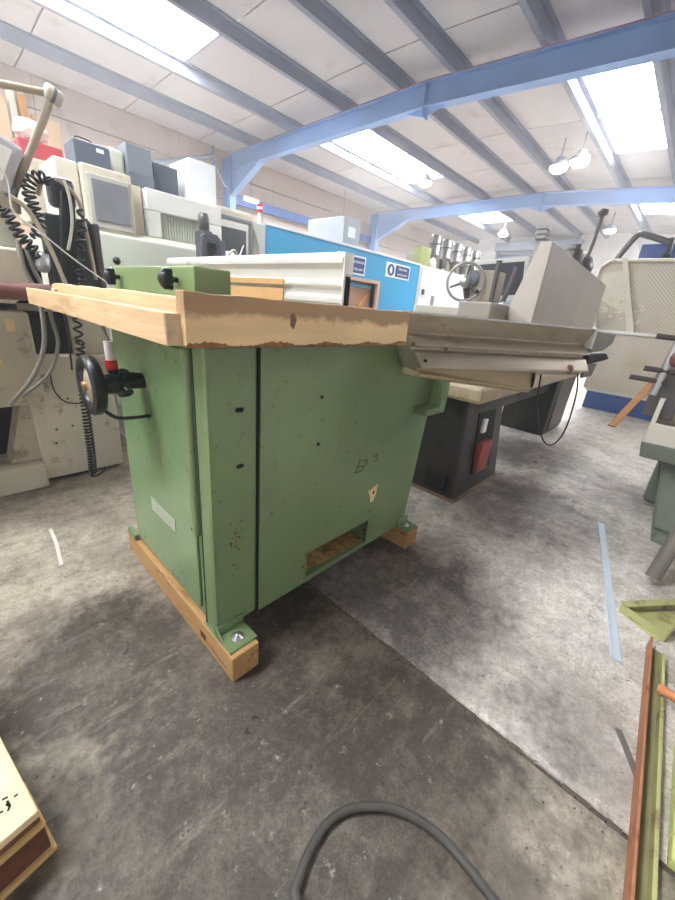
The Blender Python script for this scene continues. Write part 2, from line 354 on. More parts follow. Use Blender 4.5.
def portal(x, label, label_on=True):
    t = thing('portal_frame', label, 'steel frame', (x, 10.0, 0), 'blue steel portal frames')
    for (ya, yb) in ((9.85, 4.2), (4.2, -3.4)):
        m_ = MB()
        za, zb = zr(ya)-0.195, zr(yb)-0.195
        for (dx, z0, z1) in ((0.006, -0.29, 0), (0.085, -0.305, -0.29), (0.085, -0.012, 0.0)):
            m_.hexa([(x-dx, yb, zb+z0), (x+dx, yb, zb+z0), (x+dx, ya, za+z0), (x-dx, ya, za+z0)], [(x-dx, yb, zb+z1), (x+dx, yb, zb+z1), (x+dx, ya, za+z1), (x-dx, ya, za+z1)])
        m_.build('rafter', BLUEST, t)
    zt = zr(9.8)-0.2
    c = MB(); c.box((x-.006, x+.006), (9.76, 10.08), (0, zt)); c.box((x-.09, x+.09), (9.75, 9.765), (0, zt)); c.box((x-.09, x+.09), (10.075, 10.09), (0, zt)); c.build('column', BLUEST, t)
    h = MB(); h.prism([(9.76, zt-.28), (9.76, zt-.85), (8.5, zt-.29)], 'x', x-.006, x+.006)
    h.hexa([(x-.085, 8.5, zt-.305), (x+.085, 8.5, zt-.305), (x+.085, 9.76, zt-.865), (x-.085, 9.76, zt-.865)], [(x-.085, 8.5, zt-.29), (x+.085, 8.5, zt-.29), (x+.085, 9.76, zt-.85), (x-.085, 9.76, zt-.85)])
    h.build('haunch', BLUEST, t)
    a = MB(); a.box((x-.085, x+.085), (4.19, 4.21), (zr(4.2)-.62, zr(4.2)-.195)); a.prism([(4.19, zr(4.2)-.48), (4.19, zr(4.2)-.62), (4.6, zr(4.2)-.485)], 'x', x-.006, x+.006); a.prism([(4.21, zr(4.2)-.48), (3.8, zr(4.2)-.51), (4.21, zr(4.2)-.62)], 'x', x-.006, x+.006); a.build('apex_plate', BLUEST, t)
    bp = MB(); bp.box((x-.15, x+.15), (9.65, 10.15), (0, .02)); bp.build('base_plate', BLUEST, t)
    fl = MB(); zq = zr(4.2)-.195
    fl.hexa([(x-.087, 4.2, zq), (x-.083, 4.2, zq), (x-.083, 9.8, zr(9.8)-.195), (x-.087, 9.8, zr(9.8)-.195)], [(x-.087, 4.2, zq+.014), (x-.083, 4.2, zq+.014), (x-.083, 9.8, zr(9.8)-.18), (x-.087, 9.8, zr(9.8)-.18)])
    fl.hexa([(x-.087, -3.4, zr(-3.4)-.195), (x-.083, -3.4, zr(-3.4)-.195), (x-.083, 4.2, zq), (x-.087, 4.2, zq)], [(x-.087, -3.4, zr(-3.4)-.181), (x-.083, -3.4, zr(-3.4)-.181), (x-.083, 4.2, zq+.014), (x-.087, 4.2, zq+.014)])
    fl.build('primer_edge', mat('red_primer', (150, 110, 128), 0.7), t)
    return t
portal(6, 'nearer blue steel portal frame crossing the upper right under the roof')
portal(12, 'farther blue steel portal frame behind the lathe, across the hall')
tag(bx('trim_1', (6.1, 11.9), (9.95, 10.05), (3.28, 3.5), mat('blue_rail', (70, 96, 150), 0.6), None), kind='structure')
# walls
wl = tag(bx('wall_left', (-6, 18.5), (10.26, 10.35), (0, 4.55), WALLP, None, 0), kind='structure')
zz = 0.0
for (z0, z1) in ((0, 1.2), (1.2, 2.0), (2.0, 2.75), (2.75, 3.35), (3.35, 3.9), (3.9, 4.4)):
    for k in range(9):
        bx('cladding_panel', (-6+k*2.72, -6+(k+1)*2.72-.004), (10.2, 10.26), (z0+.02, z1), WALLP, wl, 0.003)
we = tag(bx('wall_end', (18.3, 18.5), (-3.7, 10.2), (0, 4.5), WALLW, None, 0), kind='structure')
tag(bx('wall_right', (-6, 18.3), (-3.85, -3.7), (0, 4.1), WALLW, None, 0), kind='structure')
sh = thing('roller_shutter', 'grey slatted roller shutter in the far end wall', 'shutter', (18.2, 6.2, 0))
for k in range(36):
    z = 0.1+k*0.105
    m_ = MB(); m_.prism([(18.27, z), (18.24, z+.02), (18.235, z+.05), (18.24, z+.08), (18.27, z+.1)], 'y', 4.6, 7.7) if False else m_.add([(xx, yy, z+zz_) for yy in (4.6, 7.7) for (xx, zz_) in ((18.27, 0), (18.235, .02), (18.22, .05), (18.235, .08), (18.27, .1))], [(0, 1, 2, 3, 4), (9, 8, 7, 6, 5), (0, 5, 6, 1), (1, 6, 7, 2), (2, 7, 8, 3), (3, 8, 9, 4), (4, 9, 5, 0)])
    m_.build('slat', SHUT, sh)
bx('guide_rail', (18.16, 18.28), (7.7, 7.82), (0, 4.0), SHUT, sh); bx('guide_rail', (18.16, 18.28), (4.48, 4.6), (0, 4.0), SHUT, sh)
bx('shutter_box', (18.0, 18.28), (4.45, 7.85), (3.9, 4.22), SHUT, sh)

# lamps
def lamp(loc, label, kindc='high bay lamp'):
    t = thing('high_bay_lamp', label, 'ceiling lamp', loc, 'round high bay lamps'); x, y, z = loc
    zt = zr(y)-.02
    MB().tube([(x, y, z+.16), (x, y, zt)], .012, 6).build('hanger', GALV, t)
    MB().revolve([(.04, .16), (.08, .15), (.09, .1), (.15, .06), (.17, .0), (.165, -.005)], loc, (0, 0, 1), 20).build('housing', GALV, t)
    MB().revolve([(.16, -.002), (.15, -.05), (.10, -.085), (0.0, -.10)], loc, (0, 0, 1), 20).build('diffuser', LAMPM, t)
for loc, lab in (((9.0, 2.66, 3.92), 'round high bay lamp, right one of the pair beyond the nearer blue frame'), ((9.15, 3.06, 3.92), 'round high bay lamp, left one of the pair beyond the nearer blue frame'),
                 ((8.9, 5.95, 3.96), 'round high bay lamp at the end of the middle rooflight'), ((15.0, 6.35, 3.96), 'round high bay lamp hanging in front of the roller shutter'), ((15.0, 3.05, 3.9), 'round high bay lamp far off above the white perforated guard')):
    lamp(loc, lab)
def tubelamp(x, y, z, lab):
    t = thing('batten_lamp', lab, 'ceiling lamp', (x, y, z), 'short batten lamps by the left wall'); bx('housing', (x-.22, x+.22), (y-.05, y+.05), (z, z+.05), WHITE, t)
    MB().tube([(x-.21, y, z-.025), (x+.21, y, z-.025)], .022, 8).build('light_tube', LAMPM, t)
    MB().tube([(x, y, z+.05), (x, y, zr(y)-.02)], .008, 6).build('hanger', GALV, t)
tubelamp(6.45, 9.6, 3.39, 'short bright batten lamp just right of the blue column')
tubelamp(9.85, 9.5, 3.22, 'short bright batten lamp above the grey wrapped box')

# ================================================================ GREEN SAW
saw = thing('panel_saw', 'large green woodworking panel saw on timber skids, table edged with rough pine boards', 'saw', (0.85, 1.0, 0))
for (x0, x1, y0) in ((.37, .456, .64), (1.268, 1.352, .668)):
    o = MB().box((x0, x1), (y0, 1.42), (0, .09)).build('skid', SKID, saw, .004)
    for yy in (y0+.05, 1.30):
        bx('knot', (x0-.0015, x0), (yy+.1, yy+.13), (.03, .05), mat('knot_brown', (84, 44, 22)), o, 0) if yy < 1 else None
# cabinet carcass
cb = MB(); T = 0.905
def cabR(z): return 1.322+(z-.09)/(.90-.09)*.078
cb.hexa([(.385, .747, .24), (cabR(.24)-.003, .747, .24), (cabR(.24)-.003, 1.33, .24), (.385, 1.33, .24)], [(.385, .747, T), (cabR(T)-.003, .747, T), (cabR(T)-.003, 1.33, T), (.385, 1.33, T)])
cb.box((.385, .70), (.747, 1.33), (.10, .24)); cb.box((1.06, 1.322), (.747, 1.33), (.10, .24)); cb.box((.70, 1.06), (1.1, 1.33), (.10, .24)); cb.box((.70, 1.06), (.747, 1.1), (.10, .108))
body = cb.build('cabinet', GREEN2, saw, .004)
bx('chip_outlet_interior', (.702, 1.058), (.75, 1.095), (.232, .239), DARKHOLE, body, 0)
# front-left corner panel and front panel with the chip outlet cut in it
bx('corner_panel', (.378, .513), (.735, .80), (.095, T), GREEN, saw, .012)
fp = MB()
def quadx(x0, x1, z0, z1):
    a = [(x0(z0), .735, z0), (x1(z0), .735, z0), (x1(z0), .747, z0), (x0(z0), .747, z0)]; b = [(x0(z1), .735, z1), (x1(z1), .735, z1), (x1(z1), .747, z1), (x0(z1), .747, z1)]
    fp.hexa(a, b)
k = lambda c: (lambda z: c)
quadx(k(.521), k(.712), .092, T); quadx(k(.712), k(1.042), .215, T); quadx(k(.712), k(1.042), .092, .112); quadx(k(1.042), cabR, .092, T)
front = fp.build('front_panel', GREEN, saw, 0)
rim = MB(); rim.box((.706, .712), (.7335, .76), (.108, .219)); rim.box((1.042, 1.048), (.7335, .76), (.108, .219)); rim.box((.706, 1.048), (.7335, .76), (.215, .221)); rim.build('outlet_rim', GREEN, front)
sd = MB()
random.seed(5)
nx, ny = 24, 12
vv = []; ff = []
for i in range(nx+1):
    for j in range(ny+1):
        x = .713+i/nx*.33; y = .748+j/ny*.33; t = i/nx
        z = .109+.055*math.exp(-((t-.15)/.22)**2)*(0.3+j/ny)+.03*math.exp(-((t-.95)/.2)**2)*(j/ny)+random.uniform(-.004, .004)
        vv.append((x, y, max(.1085, z)))
for i in range(nx):
    for j in range(ny):
        a = i*(ny+1)+j; ff.append((a, a+ny+1, a+ny+2, a+1))
tag(sd.add(vv, ff).build('sawdust', SAWD, saw), kind='stuff')
bx('seam', (.5135, .5205), (.739, .742), (.095, T), DARKHOLE, saw, 0)
# left side: door panel, hinge bead, groove
ld = bx('side_door', (.3765, .385), (.825, 1.315), (.13, .88), GREEN2, saw, .004)
MB().tube([(.376, .812, .40), (.376, .812, .885)], .013, 12).build('hinge_bead', GREEN, saw)
bx('shadow_gap', (.3765, .379), (.789, .795), (.10, .9), mat('gap_dark_green', (48, 62, 44), .8), saw, 0)
MB().revolve([(.008, 0), (.007, .005), (0, .006)], (.376, .835, .40), (-1, 0, 0), 10).build('screw', DSTEEL, ld)
bx('data_plate', (.3745, .3765), (.955, 1.13), (.325, .372), mat('pale_plate', (176, 186, 166), 0.5), ld, .001)
def slot(x, z, wd, h):
    m_ = MB(); n = 14; pts = []
    for q in range(n):
        a = 2*math.pi*q/n; pts.append((x+math.cos(a)*h/2+(wd-h)/2*(1 if math.cos(a) >= 0 else -1), z+math.sin(a)*h/2))
    m_.prism(pts, 'y', .7338, .738); m_.build('slot', DARKHOLE, saw)
slot(.461, .752, .022, .011); slot(.460, .606, .022, .011); slot(.733, .753, .012, .011); slot(.731, .608, .012, .012); slot(1.045, .253, .008, .008); slot(.70, .165, .007, .007); slot(1.02, .178, .008, .008)
# rust blisters on the corner panel
rb = MB(); random.seed(11)
for q in range(26):
    x = .445+random.uniform(-.018, .018); z = .36+random.uniform(-.09, .09); s_ = random.uniform(.0012, .0035)
    rb.prism([(x+math.cos(a)*s_*random.uniform(.6, 1.2), z+math.sin(a)*s_*1.6) for a in (0, 1.2, 2.4, 3.6, 4.9)], 'y', .7342, .7352)
tag(rb.build('rust_spots', mat('rust_brown', (104, 58, 34), 0.9), saw), kind='stuff')
# sticker remnant with a 4-like mark and pen scribble
st = MB(); st.prism([(1.018, .352), (1.076, .368), (1.070, .325), (1.058, .296), (1.040, .298), (1.036, .325)], 'y', .7335, .7352); stp = st.build('sticker_remnant', PAPER, saw)
MB().prism([(1.048, .345), (1.058, .345), (1.058, .330), (1.046, .333)], 'y', .733, .7337).build('ink_mark', INK, stp)
sc = MB(); 
def stroke(m_, a, b, wd=.0022, y0=.7338, y1=.7352):
    a = Vector((a[0], 0, a[1])); b = Vector((b[0], 0, b[1])); d = (b-a).normalized(); n_ = Vector((-d.z, 0, d.x))*wd
    m_.prism([((a+n_).x, (a+n_).z), ((b+n_).x, (b+n_).z), ((b-n_).x, (b-n_).z), ((a-n_).x, (a-n_).z)], 'y', y0, y1)
for a, b in (((.925, .455), (.945, .50)), ((.925, .455), (.962, .455)), ((.935, .477), (.966, .474)), ((.945, .50), (.978, .495)), ((.966, .455), (.985, .497)), ((.985, .497), (.99, .470)), ((1.025, .49), (1.045, .505)), ((1.045, .505), (1.05, .478)), ((1.05, .478), (1.034, .476)), ((1.075, .50), (1.082, .508))):
    stroke(sc, a, b, .0016)
sc.build('pen_scribble', mat('dark_green_pen', (58, 74, 48), 0.7), saw)
# foot brackets with bolts
def foot(x0, x1, y0, lab=None):
    m_ = MB(); m_.box((x0, x1), (y0, .80), (.09, .097)); m_.prism([(y0+.035, .097), (.74, .097), (.74, .135)], 'x', x0, x0+.006) if x0 < .5 else None
    m_.box((x0, x1), (.728, .735), (.097, .125))
    o = m_.build('foot_bracket', GREEN, saw, .002)
    c = ((x0+x1)/2, y0+.035, .097)
    MB().revolve([(.018, 0), (.018, .003), (.009, .003), (.009, .009), (0, .011)], c, (0, 0, 1), 12).build('bolt', BRIGHT, o)
    return o
foot(.372, .462, .655); foot(1.262, 1.35, .675)
bx('rear_foot', (.368, .385), (1.33, 1.41), (.09, .115), GREEN, saw, .002)
# table
bx('cast_table', (.335, .965), (.665, 1.85), (.905, .955), CAST, saw, .003); bx('table_extension', (.97, 1.36), (.80, 1.85), (.905, .985), CAST, saw, .003)
bx('cast_table', (.34, .94), (.668, 1.82), (.955, .984), CAST, saw, .003)
e1 = MB()
n = 26; random.seed(2)
top = []; 
for q in range(n+1):
    top.append((.294+(.968-.294)*q/n, 1.002+random.uniform(-.0012, .0012)))
e1.prism([(.294, .913), (.968, .913)]+top[::-1], 'y', .632, .664)
eb = e1.build('pine_edging', WOOD_X, saw, .002)
MB().prism([(.528+a*.010*k_, .966+b*.013*k_) for a, b, k_ in ((1, 0, 1), (.7, .6, .8), (0, 1, 1.1), (-.8, .7, .9), (-1, 0, .7), (-.6, -.8, 1.2), (.2, -1, 1.5), (.8, -.6, .9))], 'y', .6314, .6325).build('knot', mat('knot_brown2', (112, 80, 54)), eb)
# ragged bark layer along the front board's bottom
bk = MB(); random.seed(8)
up = [(.294+q*.0056, .9165+.004*math.sin(q*.23)+random.uniform(-.002, .0025)) for q in range(121)]
bk.prism([(.966, .911), (.294, .911)]+up, 'y', .6308, .6322)
bk.build('frayed_edge', mat('frayed_bark', (150, 106, 64), 0.9, 0, 0.3, 60), eb)
eL = MB().box((.268, .297), (.652, 1.86), (.912, .966)).build('pine_edging', WOOD_Y, saw, .002)
bx('end_grain', (.269, .296), (.650, .652), (.913, .965), WOODEND, eL, 0)
MB().prism([(.664, .912), (1.62, .912), (1.62, .988)]+[(.664+.956*(1-q/14), .992+random.uniform(-.003, .004)) for q in range(1, 15)], 'x', .304, .33).build('pine_edging', WOOD_Y, saw, .002)
bx('spacer_block', (.296, .306), (1.55, 1.60), (.93, .975), WOODEND, saw, .002)
MB().tube([(-1.4, 1.9, .95), (.35, 1.9, .95)], .032, 16).build('guide_bar', BROWNBAR, saw)
# sliding table: an aluminium profile swung out from the table corner
MC = Matrix.Translation((.985, .66, 0)) @ Matrix.Rotation(math.radians(-25), 4, 'Z')
def cpt(s_, t_, z_): return MC @ Vector((s_, t_, z_))
def cprof(name, prof, s0, s1, m, depth, skew=0.0, bevel=0.001, parent=None, drop=0.0):
    poly = prof+[(depth, prof[-1][1]), (depth, prof[0][1])]
    mb_ = MB(); n = len(poly)
    mb_.prism(poly, 'x', s0, s1)
    for i, v_ in enumerate(mb_.v):
        if i < n: v_.x += skew*(1.005-v_.z)
        elif drop and v_.z < .83: v_.z -= drop
    mb_.v = [MC @ v_ for v_ in mb_.v]
    return mb_.build(name, m, parent or saw, bevel)
sl = cprof('sliding_table', [(0, 1.005), (-.004, 1.001), (.026, .946), (.024, .940), (-.014, .913), (-.015, .908), (.010, .904), (.012, .893), (-.004, .889), (-.028, .851), (-.029, .843), (.002, .839), (.006, .826)], 0, .845, ALU, .11, .42)
MB().box((.0, .84), (-.007, -.003), (1.0, 1.006), MC).build('top_lip', BRIGHT, sl)
TANAL = mat('tan_aluminium', (166, 150, 118), 0.4, 0.3, 0.1, 4, 0, 10, (140, 118, 80), 0.2, 3, (.35, 3, 3))
cprof('support_beam', [(.004, .834), (-.012, .822), (-.008, .812), (.016, .806)], .075, .585, TANAL, .09, 0, .002, None, .052)
rg = MB(); n_ = 20
el = [(.612+.026*math.cos(2*math.pi*q/n_), .016+.034*math.cos(2*math.pi*q/n_), .800+.034*math.sin(2*math.pi*q/n_)) for q in range(n_)]
rg.add([cpt(*p) for p in el]+[cpt(p[0]+.006, p[1]+.004, p[2]) for p in el], [tuple(range(n_)), tuple(range(n_, 2*n_))]+[(q, (q+1) % n_, n_+(q+1) % n_, n_+q) for q in range(n_)])
rg.build('open_tube_end', DARKHOLE, saw)
MB().tube([cpt(*p) for p in el]+[cpt(*el[0])], .0022, 6).build('tube_collar', BRIGHT, saw)
for (s_, z) in ((.035, .912), (.16, .903)): MB().revolve([(.007, 0), (.007, .004), (.003, .006), (0, .006)], cpt(s_, -.012, z), MC.to_3x3() @ Vector((0, -1, 0)), 10).build('bolt', mat('rusty_bolt', (110, 76, 54), 0.6, 0.3), sl)
MB().revolve([(.017, 0), (.017, .008), (.01, .011), (0, .011)], cpt(.745, -.018, .853), MC.to_3x3() @ Vector((0, -1, 0)), 16).build('rail_end_cap', mat('rusty_bolt2', (128, 84, 62), 0.6), sl)
MB().revolve([(.008, 0), (.004, .002), (0, .002)], cpt(.085, -.021, .862), MC.to_3x3() @ Vector((0, -1, 0)), 10).build('screw_hole', DARKHOLE, sl)
MB().box((.845, .86), (-.004, .11), (.93, 1.004), MC).build('end_cap', ALUW, sl, .002)
def cpoly(pts, t0, t1):
    m_ = MB(); m_.prism([(p[0], p[1]) for p in pts], 'y', t0, t1); m_.v = [MC @ v_ for v_ in m_.v]; return m_
cpoly([(.862, .998), (.98, .995), (.975, .955), (.935, .928), (.862, .915)], .0, .06).build('stop_bracket', mat('grey_bracket', (134, 132, 128), 0.5, 0.3, 0.15, 8), saw, .003)
cpoly([(.858, .912), (.965, .918), (.990, .895), (.955, .886), (.868, .868)], .0, .035).build('clamp_knob', BLACK, saw, .006)
cpoly([(.862, .868), (.925, .875), (.915, .825), (.862, .815)], .0, .012).build('drop_plate', mat('grey_bracket', (134, 132, 128)), saw, .002)
MB().tube([cpt(*p) for p in ((.835, .005, .835), (.858, .0, .76), (.868, .0, .64), (.855, .0, .57), (.815, .0, .53), (.775, .01, .54), (.745, .03, .60), (.715, .05, .70), (.69, .05, .826))], .0032, 8, 8).build('loose_cable', RUBBER, saw)
# green bracket that carries the sliding table on the right
MB().box((1.345, 1.395), (.672, .722), (.655, .80)).build('bracket_post', GREEN, saw, .003)
MB().hexa([(1.24, .672, .632), (1.39, .672, .632), (1.40, .735, .632), (1.25, .735, .632)], [(1.24, .672, .655), (1.39, .672, .660), (1.40, .735, .660), (1.25, .735, .655)]).build('bracket_arm', GREEN, saw, .002)
# rip fence clamp block with two black knobs
fb = bx('fence_block', (.40, .487), (.805, 1.315), (.985, 1.053), GREENL, saw, .003)
for y in (.885, 1.255):
    kn = MB(); kn.revolve([(.006, 0), (.006, .012), (.012, .014), (.019, .024), (.019, .034), (.010, .04), (0, .041)], (.40, y, 1.024), (-1, -.1, 0), 14)
    for q in range(3):
        a = q*2.09; kn.revolve([(.0, .014), (.008, .016), (.008, .034), (0, .038)], (.40, y+.016*math.cos(a), 1.024+.016*math.sin(a)), (-1, 0, 0), 8)
    kn.build('clamp_knob', BLACK, fb)
# hand wheel on the left side
HW = Vector((.25, 1.09, .757))
hw = MB(); hw.revolve([(.048, -.004), (.048, .008), (.058, .014), (.070, .016), (.077, .008), (.077, -.008), (.070, -.016), (.058, -.014), (.048, -.004)], HW, (-1, 0, 0), 32)
wheel = hw.build('hand_wheel', BLACK, saw)
MB().revolve([(.0, .012), (.02, .012), (.048, .004), (.048, -.002), (.02, .0), (0, 0)], HW, (-1, 0, 0), 24).build('wheel_disc', mat('worn_dial', (168, 158, 138), 0.5, 0.3, 0.25, 30), wheel)
MB().revolve([(.0, .022), (.012, .02), (.014, 0)], HW, (-1, 0, 0), 12).build('wheel_boss', mat('brass_boss', (150, 116, 66), 0.4, 0.5), wheel)
MB().revolve([(.024, 0), (.028, .04), (.018, .06), (.018, .12), (.03, .13)], HW+Vector((.015, 0, 0)), (1, 0, 0), 14).build('wheel_shaft', BLACK, wheel)
lk = MB()
for q in range(4):
    a = q*math.pi/2+.5; lk.tube([HW+Vector((.07, 0, 0)), HW+Vector((.075, .04*math.cos(a), .04*math.sin(a)))], .009, 8, r2=.013)
lk.build('lock_knob', BLACK, wheel)
# power inlet with its plug
pl = MB(); P0 = Vector((.305, 1.10, .866)); P1 = Vector((.305, 1.10, .818)); P2 = Vector((.305, 1.10, .795))
pl.tube([P0, P1], .0115, 14); plug = pl.build('plug', mat('white_plug', (226, 222, 214), 0.4), saw)
MB().tube([P1, P2], .0145, 14).build('plug_collar', RED, plug)
MB().tube([P2, P2+Vector((.01, 0, -.02)), P2+Vector((.08, 0, -.03))], .014, 12).build('socket_elbow', BLACK, plug)
MB().tube([P0+Vector((-.01, .01, .05)), P0], .0045, 8).build('plug_cable', HOSEG, plug)
MB().tube([(.27, 1.11, .69), (.30, 1.08, .665), (.385, 1.06, .665)], .005, 8, 6).build('motor_cable', RUBBER, saw)

# aluminium fence profile lying on the saw table
fe = thing('fence_profile', 'long pale aluminium fence profile lying on the saw table', 'fence', (.72, 1.2, .985))
pr = [(.720, .986), (.742, .986), (.742, 1.120), (.716, 1.123), (.710, 1.108), (.710, 1.098), (.722, 1.086), (.722, 1.062), (.714, 1.057), (.714, 1.047), (.725, 1.040), (.725, 1.026), (.714, 1.020), (.714, 1.008), (.720, 1.0)]
MB().prism(pr, 'y', .675, 1.66).build('profile', ALUW, fe, .001)
bx('end_slot', (.724, .740), (.671, .675), (.995, 1.07), DARKHOLE, fe, 0)
ep = MB(); ep.box((.713, .745), (.670, .674), (1.075, 1.122)); ep.box((.713, .720), (.670, .674), (.99, 1.075)); ep.build('end_plate', WHITE, fe, .001)
bx('veneer_strip', (.711, .7145), (.90, 1.30), (1.044, 1.060), OCHRE, fe, .001)
bx('veneer_strip', (.711, .7145), (.90, 1.30), (1.002, 1.034), OCHRE, fe, .001)

# ================================================================ LATHE
la = thing('lathe', 'long lathe with black pedestals and grey splash guard behind the sliding table', 'lathe', (3.1, 1.05, 0))
pd = MB(); pd.hexa([(1.86, .74, 0), (2.50, .74, 0), (2.50, 1.17, 0), (1.86, 1.17, 0)], [(1.90, .79, .60), (2.42, .79, .60), (2.42, 1.15, .60), (1.90, 1.15, .60)])
p1 = pd.build('pedestal', BLKBASE, la, .012)
def pfy(z): return .74+.05*z/.6
MB().hexa([(2.06, pfy(.12)-.006, .12), (2.33, pfy(.12)-.006, .12), (2.33, pfy(.12)+.01, .12), (2.06, pfy(.12)+.01, .12)], [(2.06, pfy(.5)-.006, .50), (2.30, pfy(.5)-.006, .50), (2.30, pfy(.5)+.01, .50), (2.06, pfy(.5)+.01, .50)]).build('recess', DARKHOLE, p1)
bx('red_tank', (2.08, 2.24), (.725, .765), (.13, .32), mat('red_tank_paint', (150, 62, 48), 0.5, 0, 0.2, 10), p1, .008)
bx('white_label', (2.10, 2.15), (.752, .768), (.38, .46), WHITE, p1, 0)
bx('vent_patch', (1.846, 1.866), (.80, .93), (.05, .15), DARKHOLE, p1, 0)
MB().hexa([(1.855, .733, 0), (2.51, .733, 0), (2.51, 1.18, 0), (1.855, 1.18, 0)], [(1.86, .738, .02), (2.5, .738, .02), (2.5, 1.175, .02), (1.86, 1.175, .02)]).build('plinth', mat('rusty_plinth', (120, 98, 78), 0.7, 0, 0.2, 10), p1)
pd = MB(); pd.hexa([(3.86, .82, 0), (4.5, .82, 0), (4.5, 1.24, 0), (3.86, 1.24, 0)], [(3.80, .80, .60), (4.5, .80, .60), (4.5, 1.22, .60), (3.80, 1.22, .60)]); pd.build('pedestal', BLKBASE, la, .012)
bx('side_cover', (3.95, 4.42), (.80, .83), (.05, .55), mat('grey_cover', (96, 92, 90), 0.4, 0.1), la, .004)
bx('bed_casting', (1.9, 4.5), (.86, 1.15), (.44, .62), BLKBASE, la, .01)
bx('chip_tray', (1.80, 4.6), (.69, 1.17), (.60, .69), TRAY, la, .02)
bx('lathe_bed', (1.95, 4.5), (.92, 1.15), (.69, .92), CAST, la, .006)
bx('headstock', (2.3, 2.62), (.95, 1.16), (.92, 1.1), GUARD, la, .01)
gd = MB(); gd.hexa([(2.55, .778, 1.0), (4.43, .79, 1.0), (4.43, 1.0, 1.0), (2.60, .975, 1.0)], [(2.55, .778, 1.455), (4.43, .79, 1.40), (4.43, .86, 1.40), (2.57, .85, 1.46)])
gd = gd.build('splash_guard', GUARD, la, .006)
MB().hexa([(2.545, .782, .995), (2.555, .782, .995), (2.605, .98, .995), (2.595, .98, .995)], [(2.545, .782, 1.45), (2.555, .782, 1.45), (2.575, .85, 1.455), (2.565, .85, 1.455)]).build('guard_side', GUARDL, gd)
bx('guard_post', (3.3, 3.36), (.98, 1.02), (.92, 1.05), DSTEEL, la)
bx('guard_bottom_rail', (2.55, 4.43), (.84, .99), (.90, 1.0), mat('dull_rail', (120, 114, 104), 0.5, 0.2), la, .004)  # plain grey-beige rail along the guard's lower edge
# motor, lever and terminal box seen above the guard
lm = MB(); lm.revolve([(0, 0), (.07, 0), (.09, .03), (.09, .16), (.06, .18), (.06, .22), (0, .23)], (4.28, 1.1, 1.50), (0, 0, 1), 16); lm.box((4.2, 4.36), (1.02, 1.18), (.9, 1.5)); lm.build('drive_motor', DSTEEL, la, .003)
tb = MB(); 
for q in range(3): tb.box((3.16, 3.26), (1.03, 1.10), (1.58+q*.032, 1.603+q*.032))
tb.box((3.18, 3.25), (1.04, 1.09), (.9, 1.665)); tb.build('terminal_block', mat('grey_terminals', (150, 148, 148), 0.5), la, .002)
lv = MB(); lv.tube([(4.85, 1.12, 1.62), (4.86, 1.10, 1.85), (4.86, 1.09, 2.08)], .018, 8); lv.revolve([(0, -.03), (.04, -.02), (.05, .02), (0, .05)], (4.86, 1.09, 2.09), (0, .3, 1), 10); lv.revolve([(0, -.1), (.08, -.08), (.1, 0), (.08, .08), (0, .1)], (4.8, 1.12, 1.60), (.5, .2, 1), 12); lv.tube([(4.45, 1.15, .62), (4.5, 1.15, 1.0), (4.8, 1.12, 1.55)], .05, 8); lv.tube([(4.2, 1.12, 1.58), (4.8, 1.12, 1.62)], .02, 8); lv.build('clamp_lever', DSTEEL, la)
# ---- milling machine with big hand wheel behind the lathe
mm = thing('tool_grinder', 'grey tool grinder with a large spoked hand wheel and upright levers behind the sliding table', 'grinder', (3.0, 1.6, 0))
bx('base', (2.8, 3.3), (1.35, 1.85), (0, .95), GGREY, mm, .01)
bx('cross_slide', (2.78, 3.25), (1.30, 1.78), (.95, 1.07), mat('slide_beige', (176, 168, 156), 0.5, 0.2, 0.1, 8), mm, .006)
bx('column', (3.05, 3.25), (1.28, 1.48), (1.07, 1.36), mat('column_tan', (158, 148, 128), 0.5, 0.1, 0.1, 8), mm, .006)
wc = Vector((2.96, 1.47, 1.265)); wd_ = Vector((-1, -.42, .0))
wl_ = MB().ring(wc, wd_, .136, .011, 40, 8); wl_ = wl_.build('hand_wheel', mat('worn_grey_wheel', (150, 148, 146), 0.4, 0.3), mm)
MB().revolve([(0, .03), (.03, .03), (.042, .01), (.045, -.03), (.03, -.05)], wc, wd_, 20).build('wheel_hub', BRIGHT, wl_)
sp = MB(); a_, b_ = frame_of(wd_)
for q in range(3):
    an = q*2.094+.4; sp.tube([wc, wc+(a_*math.cos(an)+b_*math.sin(an))*.12], .012, 8, r2=.008)
sp.build('spoke', mat('dark_spoke', (92, 90, 90), 0.4, 0.3), wl_)
MB().revolve([(0, .06), (.012, .055), (.014, .0), (.008, 0)], wc+a_*.12*math.cos(2.6)+b_*.12*math.sin(2.6), wd_, 10).build('crank_grip', BLACK, wl_)
MB().tube([wc, wc-wd_.normalized()*.1, wc+Vector((.12, -.02, -.2))], .03, 10).build('wheel_bearing', DSTEEL, mm)
MB().revolve([(0, .01), (.05, .01), (.06, -.02), (.06, -.06), (0, -.06)], wc+Vector((.06, -.02, .03)), wd_, 18).build('dial', GREYM, mm)
for x, y, z0, z1, dy in ((3.02, 1.26, 1.07, 1.42, .0), (3.05, 1.20, 1.07, 1.38, -.07)):
    l_ = MB().tube([(x, y, z0), (x, y+dy*.6, (z0+z1)/2), (x, y+dy, z1)], .016, 10, r2=.022).build('lever', mat('dark_lever', (92, 86, 88), 0.4, 0.2), mm)
MB().tube([(2.98, 1.28, 1.08), (3.0, 1.15, 1.13)], .014, 8).build('lever', BRIGHT, mm)
